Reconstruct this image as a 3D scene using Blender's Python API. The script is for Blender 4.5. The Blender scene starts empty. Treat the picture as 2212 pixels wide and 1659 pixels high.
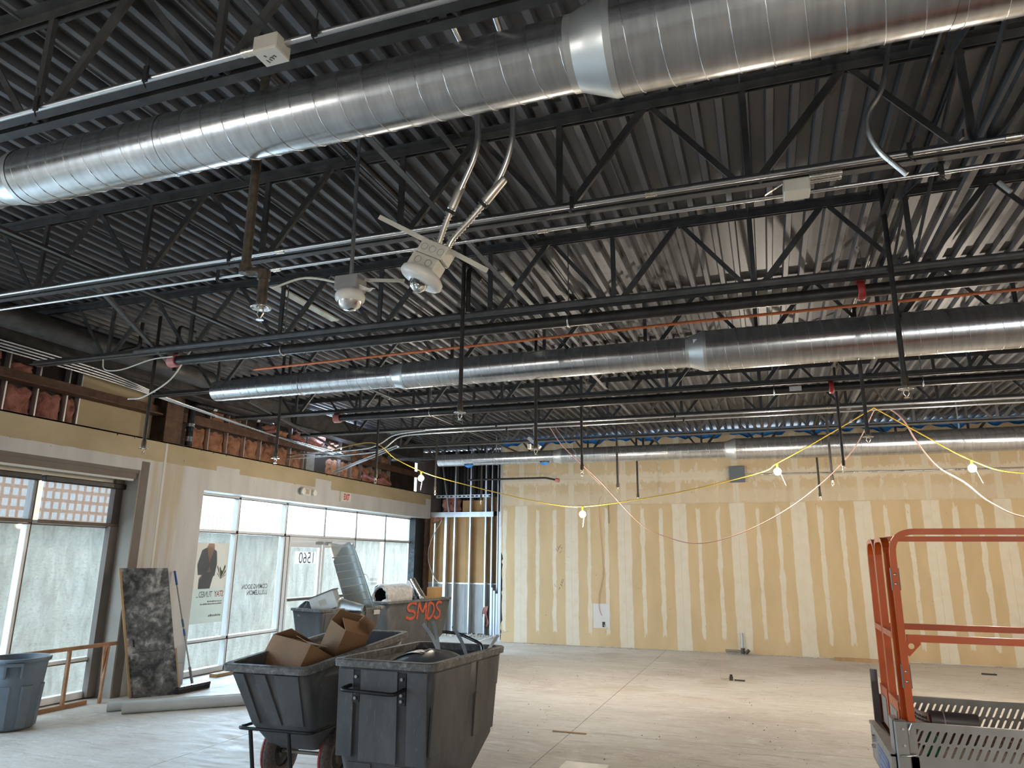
import bpy, math, random
from mathutils import Vector, Matrix
random.seed(11)
SC = bpy.context.scene
COL = SC.collection

# ------------------------------------------------------------------ camera
cam_data = bpy.data.cameras.new('camera')
cam = bpy.data.objects.new('camera', cam_data)
COL.objects.link(cam)
YAW, PITCH, ROLL, FPX = 0.339476, 0.240590, 0.0098557, 1540.87
_f = Vector((-math.sin(YAW) * math.cos(PITCH), math.cos(YAW) * math.cos(PITCH), math.sin(PITCH)))
_r = Vector((math.cos(YAW), math.sin(YAW), 0))
_u = _r.cross(_f)
_r2 = math.cos(ROLL) * _r + math.sin(ROLL) * _u
_u2 = -math.sin(ROLL) * _r + math.cos(ROLL) * _u
cam.matrix_world = Matrix(((_r2.x, _u2.x, -_f.x, 0), (_r2.y, _u2.y, -_f.y, 0), (_r2.z, _u2.z, -_f.z, 1.85), (0, 0, 0, 1)))
cam_data.sensor_fit = 'HORIZONTAL'
cam_data.sensor_width = 36
cam_data.lens = FPX / 2212 * 36
cam_data.clip_start = 0.05
cam_data.clip_end = 300
SC.camera = cam

# ------------------------------------------------------------------ world, sun, fill lamps, exposure
SC.view_settings.view_transform = 'Standard'
SC.view_settings.look = 'None'
SC.view_settings.gamma = 1
SC.view_settings.use_curve_mapping = False
SC.view_settings.exposure = 0.0
SC.cycles.max_bounces = 5
SC.cycles.diffuse_bounces = 3
SC.cycles.glossy_bounces = 3
SC.cycles.transmission_bounces = 4
SC.cycles.transparent_max_bounces = 8
SC.cycles.caustics_reflective = False
SC.cycles.caustics_refractive = False
SC.cycles.sample_clamp_indirect = 6
SC.cycles.use_adaptive_sampling = True
SC.cycles.adaptive_threshold = 0.04
world = bpy.data.worlds.new('world')
SC.world = world
world.use_nodes = True
wn = world.node_tree.nodes
wn['Background'].inputs[0].default_value = (0.80, 0.90, 1.0, 1)
wn['Background'].inputs[1].default_value = 4.2

sun_d = bpy.data.lights.new('sun', 'SUN')
sun_d.energy = 3.6
sun_d.angle = 0.01
sun_d.color = (1, 0.95, 0.86)
sun = bpy.data.objects.new('sun', sun_d)
COL.objects.link(sun)
sun.rotation_euler = (math.radians(28), math.radians(12), 0)   # high sun, rakes the yard wall outside

def area(name, loc, target, sx, sy, power, color):
    d = bpy.data.lights.new(name, 'AREA')
    d.shape = 'RECTANGLE'
    d.size, d.size_y = sx, sy
    d.energy = power
    d.color = color
    o = bpy.data.objects.new(name, d)
    COL.objects.link(o)
    o.location = loc
    o.rotation_euler = (Vector(target) - Vector(loc)).to_track_quat('-Z', 'Z').to_euler()
    return o
# added lamps out of view: two boost the glazing's daylight, one fills from behind
area('daylight_fill_entry', (-9.3, 13.0, 3.6), (-3.5, 12.0, 0.2), 7.6, 1.3, 1700, (0.56, 0.75, 1.0))
area('daylight_fill_window', (-9.3, 3.0, 3.6), (-3.5, 3.5, 0.2), 9.5, 1.3, 1150, (0.56, 0.75, 1.0))
area('fill_behind', (6.0, -5.9, 1.3), (1.0, 6, 2.0), 4.0, 2.4, 120, (1.0, 0.96, 0.91))

# ------------------------------------------------------------------ mesh helpers
WLOC = {}
def V(*a):
    return Vector(a)

class MB:
    def __init__(s):
        s.v = []; s.f = []; s.s = []
    def add(s, vs, fs, smooth=False, M=None):
        n = len(s.v)
        for p in vs:
            p = Vector(p)
            s.v.append(M @ p if M else p)
        for f in fs:
            s.f.append([i + n for i in f]); s.s.append(smooth)
        return s
    def box(s, x0, x1, y0, y1, z0, z1, M=None):
        vs = [(x, y, z) for x in (x0, x1) for y in (y0, y1) for z in (z0, z1)]
        fs = [(0, 1, 3, 2), (4, 6, 7, 5), (0, 4, 5, 1), (2, 3, 7, 6), (0, 2, 6, 4), (1, 5, 7, 3)]
        return s.add(vs, fs, False, M)
    def cbox(s, x0, x1, y0, y1, z0, z1, c=0.01, M=None):     # box with chamfered edges
        vs = []; idx = {}
        for i, x in enumerate((x0, x1)):
            for j, y in enumerate((y0, y1)):
                for k, z in enumerate((z0, z1)):
                    sx, sy, sz = (1 - 2 * i) * c, (1 - 2 * j) * c, (1 - 2 * k) * c
                    idx[(i, j, k, 0)] = len(vs); vs.append((x, y + sy, z + sz))
                    idx[(i, j, k, 1)] = len(vs); vs.append((x + sx, y, z + sz))
                    idx[(i, j, k, 2)] = len(vs); vs.append((x + sx, y + sy, z))
        fs = []
        for i in (0, 1):
            fs.append([idx[(i, a, b, 0)] for a, b in ((0, 0), (0, 1), (1, 1), (1, 0))][::(1 if i == 0 else -1)])
            fs.append([idx[(a, i, b, 1)] for a, b in ((0, 0), (1, 0), (1, 1), (0, 1))][::(1 if i == 0 else -1)])
            fs.append([idx[(a, b, i, 2)] for a, b in ((0, 0), (0, 1), (1, 1), (1, 0))][::(1 if i == 0 else -1)])
        for i in (0, 1):
            for j in (0, 1):
                fs.append([idx[(i, j, 0, 0)], idx[(i, j, 1, 0)], idx[(i, j, 1, 1)], idx[(i, j, 0, 1)]])
                fs.append([idx[(i, 0, j, 0)], idx[(i, 1, j, 0)], idx[(i, 1, j, 2)], idx[(i, 0, j, 2)]])
                fs.append([idx[(0, i, j, 1)], idx[(1, i, j, 1)], idx[(1, i, j, 2)], idx[(0, i, j, 2)]])
                for k in (0, 1):
                    fs.append([idx[(i, j, k, 0)], idx[(i, j, k, 1)], idx[(i, j, k, 2)]])
        return s.add(vs, fs, False, M)
    def bar(s, p, q, w, h, up=(0, 0, 1), M=None):             # rectangular bar from p to q
        p, q = Vector(p), Vector(q)
        d = (q - p).normalized()
        u = Vector(up)
        if abs(d.dot(u)) > 0.99: u = Vector((0, 1, 0))
        a = d.cross(u).normalized(); b = a.cross(d)
        vs = []
        for c in (p, q):
            for i, j in ((-1, -1), (1, -1), (1, 1), (-1, 1)):
                vs.append(c + a * (i * w / 2) + b * (j * h / 2))
        return s.add(vs, [(0, 1, 2, 3), (7, 6, 5, 4), (0, 4, 5, 1), (1, 5, 6, 2), (2, 6, 7, 3), (3, 7, 4, 0)], False, M)
    def angle(s, p, q, w, t, up, side):                       # steel angle: two legs along `up` and `side`
        p, q, up, side = Vector(p), Vector(q), Vector(up), Vector(side)
        vs = []
        for c in (p, q):
            for a, b in ((0, 0), (w, 0), (w, t), (t, t), (t, w), (0, w)):
                vs.append(c + side * a + up * b)
        fs = [[0, 1, 2, 3, 4, 5][::-1], [6, 7, 8, 9, 10, 11]]
        for i in range(6):
            j = (i + 1) % 6
            fs.append([i, j, 6 + j, 6 + i])
        return s.add(vs, fs)
    def tube(s, pts, r, n=10, caps=True, closed=False, M=None):
        pts = [Vector(p) for p in pts]
        m = len(pts)
        rs = r if isinstance(r, (list, tuple)) else [r] * m
        rings = []
        nrm = None
        for i in range(m):
            a = pts[i - 1] if (i > 0 or closed) else pts[i]
            b = pts[(i + 1) % m] if (i < m - 1 or closed) else pts[i]
            t = (b - a).normalized()
            if nrm is None:
                nrm = t.orthogonal().normalized()
            else:
                nrm = nrm - t * nrm.dot(t)
                nrm = nrm.normalized() if nrm.length > 1e-6 else t.orthogonal().normalized()
            bn = t.cross(nrm)
            rings.append([pts[i] + (nrm * math.cos(2 * math.pi * k / n) + bn * math.sin(2 * math.pi * k / n)) * rs[i] for k in range(n)])
        vs = [p for rg in rings for p in rg]
        fs = []
        for i in range(m if closed else m - 1):
            j = (i + 1) % m
            for k in range(n):
                l = (k + 1) % n
                fs.append((i * n + k, i * n + l, j * n + l, j * n + k))
        s.add(vs, fs, True, M)
        if caps and not closed:
            s.add(rings[0], [list(range(n))[::-1]], False, M)
            s.add(rings[-1], [list(range(n))], False, M)
        return s
    def lathe(s, prof, n=16, M=None, smooth=True):            # profile [(r, z)] turned about z
        vs = [(r * math.cos(2 * math.pi * k / n), r * math.sin(2 * math.pi * k / n), z) for r, z in prof for k in range(n)]
        fs = []
        for i in range(len(prof) - 1):
            for k in range(n):
                l = (k + 1) % n
                fs.append((i * n + k, i * n + l, (i + 1) * n + l, (i + 1) * n + k))
        return s.add(vs, fs, smooth, M)
    def rings(s, rgs, caps=(True, True), smooth=False, closed=True):
        n = len(rgs[0])
        vs = [p for r in rgs for p in r]
        fs = []
        for i in range(len(rgs) - 1):
            for k in range(n if closed else n - 1):
                l = (k + 1) % n
                fs.append((i * n + k, i * n + l, (i + 1) * n + l, (i + 1) * n + k))
        s.add(vs, fs, smooth)
        if caps[0]: s.add(rgs[0], [list(range(n))[::-1]])
        if caps[1]: s.add(rgs[-1], [list(range(n))])
        return s
    def grid(s, fn, nu, nv, smooth=True, thick=0.0):          # fn(u, v) sheet, optional thickness along normal-ish
        pts = [[Vector(fn(i / nu, j / nv)) for j in range(nv + 1)] for i in range(nu + 1)]
        def face(i, j, o): return o + i * (nv + 1) + j
        vs = [p for row in pts for p in row]
        fs = [(face(i, j, 0), face(i + 1, j, 0), face(i + 1, j + 1, 0), face(i, j + 1, 0)) for i in range(nu) for j in range(nv)]
        if thick:
            N = len(vs)
            nr = [Vector((0, 0, 0)) for _ in vs]
            for f in fs:
                a, b, c = vs[f[0]], vs[f[1]], vs[f[3]]
                m = (b - a).cross(c - a)
                for k in f: nr[k] = nr[k] + m
            vs = vs + [p - (nr[i].normalized() if nr[i].length > 1e-12 else Vector((0, 0, 1))) * thick for i, p in enumerate(vs)]
            fs2 = [tuple(k + N for k in f[::-1]) for f in fs]
            edge = [face(i, 0, 0) for i in range(nu)] + [face(nu, j, 0) for j in range(nv)] + [face(i, nv, 0) for i in range(nu, 0, -1)] + [face(0, j, 0) for j in range(nv, 0, -1)]
            side = [(edge[k], edge[(k + 1) % len(edge)] + 0, edge[(k + 1) % len(edge)] + N, edge[k] + N) for k in range(len(edge))]
            s.add(vs, fs + fs2 + side, smooth)
        else:
            s.add(vs, fs, smooth)
        return s
    def poly(s, pts, nrm, t):                                 # flat polygon extruded by t along nrm
        pts = [Vector(p) for p in pts]; d = Vector(nrm) * t; n = len(pts)
        vs = pts + [p + d for p in pts]
        fs = [list(range(n))[::-1], list(range(n, 2 * n))] + [(i, (i + 1) % n, n + (i + 1) % n, n + i) for i in range(n)]
        return s.add(vs, fs)
    def mesh(s, name, off):
        me = bpy.data.meshes.new(name)
        me.from_pydata([tuple(p - off) for p in s.v], [], s.f)
        for p, sm in zip(me.polygons, s.s): p.use_smooth = sm
        me.update()
        return me
    def build(s, name, mat, parent=None, loc=None):
        if parent is not None:
            off = WLOC[parent.name]
        elif loc is not None:
            off = Vector(loc)
        else:
            xs = [p.x for p in s.v]; ys = [p.y for p in s.v]; zs = [p.z for p in s.v]
            off = Vector(((min(xs) + max(xs)) / 2, (min(ys) + max(ys)) / 2, min(zs)))
        me = s.mesh(name, off)
        me.materials.append(mat)
        o = bpy.data.objects.new(name, me)
        COL.objects.link(o)
        if parent is not None:
            o.parent = parent
        else:
            o.location = off
        WLOC[o.name] = off
        return o

def tag(o, label=None, cat=None, group=None, kind=None):
    if label: o['label'] = label
    if cat: o['category'] = cat
    if group: o['group'] = group
    if kind: o['kind'] = kind
    return o
def thing(name, loc, label, cat, group=None):
    o = bpy.data.objects.new(name, None)
    o.empty_display_size = 0.1
    COL.objects.link(o)
    o.location = loc
    WLOC[o.name] = Vector(loc)
    return tag(o, label, cat, group)
def struct(name, loc=(0, 0, 0), label=None, cat=None):
    o = bpy.data.objects.new(name, None)
    COL.objects.link(o)
    o.location = loc
    WLOC[o.name] = Vector(loc)
    return tag(o, label, cat, kind='structure')
def clone(src, name, parent, dloc):       # copy of a part, sharing mesh data, shifted inside the same parent
    o = src.copy()
    o.name = name
    COL.objects.link(o)
    o.parent = parent
    o.location = Vector(src.location) + Vector(dloc)
    WLOC[o.name] = WLOC[parent.name] if parent else Vector(o.location)
    return o
def clone_tree(root, dloc, label=None, group=None):
    r = root.copy(); COL.objects.link(r)
    r.location = Vector(root.location) + Vector(dloc)
    WLOC[r.name] = Vector(r.location)
    if label: r['label'] = label
    if group: r['group'] = group
    for ch in root.children:
        c = ch.copy(); COL.objects.link(c); c.parent = r
        for g in ch.children:
            d = g.copy(); COL.objects.link(d); d.parent = c
    return r
def smooth_path(pts, seg=6):              # Catmull-Rom
    P = [Vector(p) for p in pts]
    P = [P[0] * 2 - P[1]] + P + [P[-1] * 2 - P[-2]]
    out = []
    for i in range(1, len(P) - 2):
        for k in range(seg):
            t = k / seg
            a, b, c, d = P[i - 1], P[i], P[i + 1], P[i + 2]
            out.append(0.5 * ((2 * b) + (c - a) * t + (2 * a - 5 * b + 4 * c - d) * t * t + (3 * b - a - 3 * c + d) * t ** 3))
    out.append(P[-2])
    return out
def bend_path(pts, r=0.1, seg=5):         # straight runs with rounded corners
    P = [Vector(p) for p in pts]
    out = [P[0]]
    for i in range(1, len(P) - 1):
        a, b, c = P[i - 1], P[i], P[i + 1]
        d1 = (a - b); d2 = (c - b)
        k = min(r, d1.length * 0.49, d2.length * 0.49)
        p0 = b + d1.normalized() * k; p2 = b + d2.normalized() * k
        for j in range(seg + 1):
            t = j / seg
            out.append(p0 * (1 - t) ** 2 + b * 2 * t * (1 - t) + p2 * t * t)
    out.append(P[-1])
    return out

# ------------------------------------------------------------------ materials
class NT:
    def __init__(s, name):
        s.m = bpy.data.materials.new(name)
        s.m.use_nodes = True
        s.t = s.m.node_tree
        s.bsdf = s.t.nodes['Principled BSDF']
        s.out = s.t.nodes['Material Output']
    def n(s, typ, **kw):
        nd = s.t.nodes.new(typ)
        for k, v in kw.items(): setattr(nd, k, v)
        return nd
    def put(s, sock, val):
        if hasattr(val, 'is_linked') or hasattr(val, 'links'):
            s.t.links.new(val, sock)
        else:
            sock.default_value = val
    def math(s, op, a, b=0.0, c=0.0):
        nd = s.n('ShaderNodeMath', operation=op)
        s.put(nd.inputs[0], a); s.put(nd.inputs[1], b)
        if len(nd.inputs) > 2: s.put(nd.inputs[2], c)
        return nd.outputs[0]
    def noise(s, vec, scale, detail=3.0, rough=0.55, dist=0.0):
        nd = s.n('ShaderNodeTexNoise')
        if vec is not None: s.t.links.new(vec, nd.inputs['Vector'])
        nd.inputs['Scale'].default_value = scale
        nd.inputs['Detail'].default_value = detail
        nd.inputs['Roughness'].default_value = rough
        nd.inputs['Distortion'].default_value = dist
        return nd.outputs[0]
    def pos(s):
        return s.n('ShaderNodeNewGeometry').outputs['Position']
    def obj(s):
        return s.n('ShaderNodeTexCoord').outputs['Object']
    def xyz(s, vec):
        nd = s.n('ShaderNodeSeparateXYZ'); s.t.links.new(vec, nd.inputs[0])
        return nd.outputs
    def scale(s, vec, sx, sy, sz):
        nd = s.n('ShaderNodeMapping'); s.t.links.new(vec, nd.inputs[0])
        nd.inputs['Scale'].default_value = (sx, sy, sz)
        return nd.outputs[0]
    def ramp(s, fac, stops):
        nd = s.n('ShaderNodeValToRGB')
        s.t.links.new(fac, nd.inputs[0])
        el = nd.color_ramp.elements
        while len(el) < len(stops): el.new(0.5)
        for e, (p, c) in zip(el, stops):
            e.position = p
            e.color = (c, c, c, 1) if isinstance(c, (int, float)) else (*c, 1)
        return nd.outputs[0]
    def mix(s, fac, a, b):
        nd = s.n('ShaderNodeMix', data_type='RGBA')
        s.put(nd.inputs[0], fac)
        s.put(nd.inputs[6], (*a, 1) if isinstance(a, tuple) and len(a) == 3 else a)
        s.put(nd.inputs[7], (*b, 1) if isinstance(b, tuple) and len(b) == 3 else b)
        return nd.outputs[2]
    def sstep(s, x, lo, hi):
        nd = s.n('ShaderNodeMapRange', interpolation_type='SMOOTHSTEP')
        s.put(nd.inputs[0], x); s.put(nd.inputs[1], lo); s.put(nd.inputs[2], hi)
        return nd.outputs[0]
    def set(s, **kw):
        for k, v in kw.items():
            sock = s.bsdf.inputs[k.replace('_', ' ')]
            if isinstance(v, tuple) and len(v) == 3: v = (*v, 1)
            s.put(sock, v)
        return s
    def bump(s, h, strength=0.3, dist=0.01):
        nd = s.n('ShaderNodeBump')
        nd.inputs['Strength'].default_value = strength
        nd.inputs['Distance'].default_value = dist
        s.t.links.new(h, nd.inputs['Height'])
        s.t.links.new(nd.outputs[0], s.bsdf.inputs['Normal'])
        return s

def M_simple(name, col, rough=0.6, metal=0.0, var=0.15, scale=6.0, bump=0.0, bscale=60.0, stretch=None):
    t = NT(name)
    v = t.obj()
    if stretch: v = t.scale(v, *stretch)
    f = t.noise(v, scale, 5)
    lo = tuple(max(0, c * (1 - var)) for c in col); hi = tuple(min(1, c * (1 + var)) for c in col)
    t.set(Base_Color=t.ramp(f, [(0.3, lo), (0.7, hi)]), Metallic=metal)
    t.set(Roughness=t.ramp(t.noise(v, scale * 1.7, 3), [(0.3, max(0.05, rough - 0.1)), (0.7, min(1, rough + 0.1))]))
    if bump: t.bump(t.noise(v, bscale, 4), bump, 0.004)
    return t.m
M = {}
M['joist'] = M_simple('joist_paint', (0.066, 0.066, 0.067), 0.55, 0.2, 0.3, 8, 0.1)
M['rusty'] = M_simple('rusty_steel', (0.10, 0.055, 0.035), 0.7, 0.1, 0.4, 9, 0.2)
M['black_pipe'] = M_simple('black_pipe', (0.035, 0.032, 0.030), 0.42, 0.35, 0.35, 12, 0.05)
M['iron'] = M_simple('weathered_iron', (0.085, 0.07, 0.052), 0.5, 0.5, 0.4, 30, 0.1)
M['conduit'] = M_simple('conduit_metal', (0.58, 0.59, 0.60), 0.30, 1.0, 0.06, 1.5)
M['flex'] = M_simple('flexible_conduit_metal', (0.60, 0.58, 0.53), 0.36, 0.9, 0.08, 3)
M['brass'] = M_simple('chrome_brass', (0.75, 0.70, 0.60), 0.25, 1.0, 0.15, 40)
M['chrome'] = M_simple('chrome_plate', (0.85, 0.85, 0.85), 0.15, 1.0, 0.05, 40)
M['copper'] = M_simple('orange_pipe', (0.72, 0.20, 0.07), 0.4, 0.2, 0.2, 12)
M['red'] = M_simple('red_enamel', (0.34, 0.03, 0.025), 0.45, 0.0, 0.2, 20)
M['pinkred'] = M_simple('faded_red_plastic', (0.55, 0.20, 0.18), 0.5, 0.0, 0.2, 20)
M['zip'] = M_simple('black_wire', (0.012, 0.012, 0.012), 0.6)
M['white_plastic'] = M_simple('white_plastic', (0.78, 0.76, 0.70), 0.45, 0, 0.06, 8)
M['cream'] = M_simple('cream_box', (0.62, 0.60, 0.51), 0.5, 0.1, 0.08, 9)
M['box_grey'] = M_simple('grey_box', (0.35, 0.35, 0.34), 0.5, 0.5, 0.1, 9)
M['wallbox'] = M_simple('wall_box_enamel', (0.12, 0.14, 0.16), 0.5, 0.1, 0.08, 9)
M['yellow_cord'] = M_simple('yellow_cord', (0.70, 0.46, 0.05), 0.5, 0, 0.1, 9)
M['pink_cord'] = M_simple('pinkish_cable', (0.52, 0.33, 0.28), 0.5, 0, 0.25, 3)
M['white_cord'] = M_simple('white_wire', (0.75, 0.73, 0.68), 0.5, 0, 0.1, 9)
M['stud'] = M_simple('galvanised_stud', (0.72, 0.75, 0.78), 0.38, 0.85, 0.12, 5, stretch=(1, 1, 0.2))
M['taupe'] = M_simple('taupe_paint', (0.17, 0.145, 0.125), 0.7, 0, 0.08, 3)
M['taupe_light'] = M_simple('light_taupe_paint', (0.31, 0.27, 0.23), 0.7, 0, 0.08, 3)
M['white_frame'] = M_simple('white_frame_paint', (0.80, 0.81, 0.82), 0.45, 0.1, 0.05, 3)
M['dark_frame'] = M_simple('bronze_gasket', (0.10, 0.075, 0.06), 0.5, 0.2, 0.1, 3)
M['white_paint'] = M_simple('white_wall_paint', (0.66, 0.655, 0.63), 0.7, 0, 0.05, 2, 0.05)
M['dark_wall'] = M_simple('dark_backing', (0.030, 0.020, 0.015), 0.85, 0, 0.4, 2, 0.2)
M['brown_wood'] = M_simple('old_plywood', (0.20, 0.105, 0.045), 0.75, 0, 0.3, 3, 0.1, stretch=(1, 0.15, 1))
M['wood'] = M_simple('raw_timber', (0.42, 0.26, 0.13), 0.7, 0, 0.25, 5, 0.1, stretch=(1, 1, 0.2))
M['wood_frame'] = M_simple('brown_varnished_timber', (0.30, 0.15, 0.075), 0.55, 0, 0.3, 6, 0.1)
M['cardboard'] = M_simple('cardboard', (0.28, 0.155, 0.075), 0.75, 0, 0.12, 4, 0.06)
M['cardboard_in'] = M_simple('cardboard_inside', (0.33, 0.19, 0.10), 0.75, 0, 0.12, 4, 0.06)
M['black_plastic'] = M_simple('black_plastic_sheet', (0.02, 0.021, 0.023), 0.3, 0, 0.2, 6)
M['grey_sheet'] = M_simple('dark_grey_plastic_sheet', (0.13, 0.14, 0.15), 0.4, 0, 0.2, 5)
M['orange'] = M_simple('orange_enamel', (0.56, 0.088, 0.004), 0.40, 0.0, 0.10, 5)
M['alu'] = M_simple('aluminium', (0.30, 0.285, 0.26), 0.48, 0.45, 0.12, 7, 0.04)
M['plate_dark'] = M_simple('dark_hinge_plate', (0.16, 0.16, 0.16), 0.45, 0.5, 0.15, 9)
M['lift_deck'] = M_simple('lift_deck_tread', (0.17, 0.10, 0.08), 0.7, 0.2, 0.3, 25, 0.4)
M['blue_sticker'] = M_simple('blue_sticker', (0.14, 0.19, 0.42), 0.5, 0, 0.2, 30)
M['paper'] = M_simple('white_paper', (0.75, 0.73, 0.68), 0.6, 0, 0.05, 10)
M['ink'] = M_simple('dark_ink', (0.03, 0.03, 0.03), 0.6)
M['grey_ink'] = M_simple('grey_vinyl_lettering', (0.16, 0.16, 0.17), 0.6)
M['red_ink'] = M_simple('red_vinyl_lettering', (0.40, 0.10, 0.07), 0.6)
M['exit_red'] = M_simple('exit_letter_red', (0.55, 0.03, 0.02), 0.5)
M['spray'] = M_simple('orange_spray_paint', (0.52, 0.10, 0.05), 0.7, 0, 0.3, 30)
M['stencil'] = M_simple('white_stencil_paint', (0.45, 0.45, 0.44), 0.7, 0, 0.3, 60)
M['tire'] = M_simple('grey_tyre_rubber', (0.12, 0.095, 0.09), 0.8, 0, 0.4, 50, 0.3)
M['tire_red'] = M_simple('red_tyre_band', (0.30, 0.05, 0.045), 0.8, 0, 0.4, 50)
M['green'] = M_simple('green_plastic', (0.01, 0.16, 0.07), 0.35, 0, 0.5, 40)
M['can'] = M_simple('blue_grey_plastic', (0.115, 0.142, 0.175), 0.45, 0, 0.12, 4)
M['blue'] = M_simple('blue_plastic', (0.03, 0.12, 0.40), 0.4, 0, 0.1, 6)
M['teal'] = M_simple('teal_plastic', (0.03, 0.14, 0.20), 0.4, 0, 0.1, 6)
M['bristle'] = M_simple('black_bristles', (0.018, 0.018, 0.020), 0.9, 0, 0.3, 80, 0.5)
M['roll'] = M_simple('grey_underlay_roll', (0.50, 0.52, 0.51), 0.8, 0, 0.08, 4, 0.15, 90)
M['foil'] = M_simple('silver_foil', (0.80, 0.80, 0.80), 0.22, 1.0, 0.08, 20, 0.3, 25)
M['fibre'] = M_simple('torn_fibre_wrap', (0.52, 0.52, 0.52), 0.75, 0.15, 0.25, 14, 0.7, 30)
M['dark_in'] = M_simple('black_duct_lining', (0.012, 0.012, 0.013), 0.9)
M['sheet_metal'] = M_simple('bent_sheet_metal', (0.66, 0.69, 0.69), 0.40, 0.85, 0.1, 4)
M['blue_foam'] = M_simple('blue_sealing_film', (0.03, 0.26, 0.78), 0.55, 0, 0.4, 6, 0.5, 20)
M['gypsum_crumb'] = M_simple('gypsum_crumbs', (0.55, 0.50, 0.44), 0.9, 0, 0.2, 30)
M['dark_tool'] = M_simple('black_tool_grip', (0.02, 0.02, 0.022), 0.5)
M['paving'] = M_simple('yard_paving', (0.36, 0.35, 0.33), 0.8, 0, 0.1, 2)
M['black_steel'] = M_simple('black_steel', (0.02, 0.021, 0.022), 0.4, 0.4, 0.2, 10)

def M_duct():
    t = NT('spiral_duct_zinc')
    p = t.obj()
    f = t.noise(t.scale(p, 9, 1.2, 1.2), 3, 5)
    t.set(Base_Color=t.ramp(f, [(0.3, (0.50, 0.52, 0.54)), (0.7, (0.68, 0.70, 0.72))]), Metallic=0.95)
    t.set(Roughness=t.ramp(t.noise(t.scale(p, 30, 2, 2), 2, 3), [(0.3, 0.20), (0.7, 0.27)]))
    return t.m
M['duct'] = M_duct()

def M_deck():
    t = NT('galvanised_roof_deck')
    p = t.pos()
    f = t.noise(t.scale(p, 2.5, 0.35, 1), 3, 5)
    spots = t.noise(p, 5, 4)
    c = t.ramp(f, [(0.3, (0.105, 0.110, 0.123)), (0.7, (0.165, 0.170, 0.184))])
    t.set(Base_Color=t.mix(t.sstep(spots, 0.66, 0.75), c, (0.07, 0.065, 0.06)), Metallic=0.35, Roughness=0.5)
    return t.m
M['deck'] = M_deck()

def M_floor():
    t = NT('dusty_concrete_slab')
    p = t.pos()
    big = t.noise(t.scale(p, 0.35, 0.5, 1), 1.2, 6, 0.6, 0.6)
    fine = t.noise(t.scale(p, 1.0, 3.2, 1), 3.2, 5, 0.65, 0.3)
    c = t.ramp(big, [(0.30, (0.50, 0.455, 0.40)), (0.5, (0.62, 0.58, 0.525)), (0.7, (0.71, 0.68, 0.635))])
    c = t.mix(t.math('MULTIPLY', t.sstep(fine, 0.52, 0.72), 0.5), c, (0.38, 0.33, 0.28))
    c = t.mix(t.math('MULTIPLY', t.sstep(t.noise(t.scale(p, 0.6, 1.1, 1), 2.4, 5, 0.7, 0.8), 0.56, 0.7), 0.55), c, (0.80, 0.785, 0.76))
    specks = t.noise(t.scale(p, 1, 1.6, 1), 26, 3, 0.6)
    c = t.mix(t.math('MULTIPLY', t.sstep(specks, 0.66, 0.73), 0.75), c, (0.15, 0.12, 0.10))
    streak = t.noise(t.scale(p, 0.8, 5.5, 1), 1.7, 5, 0.7, 0.4)
    c = t.mix(t.math('MULTIPLY', t.sstep(streak, 0.54, 0.68), 0.45), c, (0.34, 0.29, 0.25))
    dust = t.noise(t.scale(p, 1.2, 2.0, 1), 6, 5, 0.75, 1.2)
    c = t.mix(t.math('MULTIPLY', t.sstep(dust, 0.52, 0.64), 0.35), c, (0.82, 0.80, 0.78))
    stain = t.noise(p, 0.55, 3, 0.5, 0.5)
    c = t.mix(t.math('MULTIPLY', t.sstep(stain, 0.58, 0.70), 0.45), c, (0.42, 0.36, 0.28))
    t.set(Base_Color=c, Roughness=t.ramp(fine, [(0.3, 0.5), (0.7, 0.8)]))
    t.bump(t.math('ADD', t.noise(p, 14, 6), t.math('MULTIPLY', dust, 0.8)), 0.45, 0.010)
    return t.m
M['floor'] = M_floor()

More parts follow.
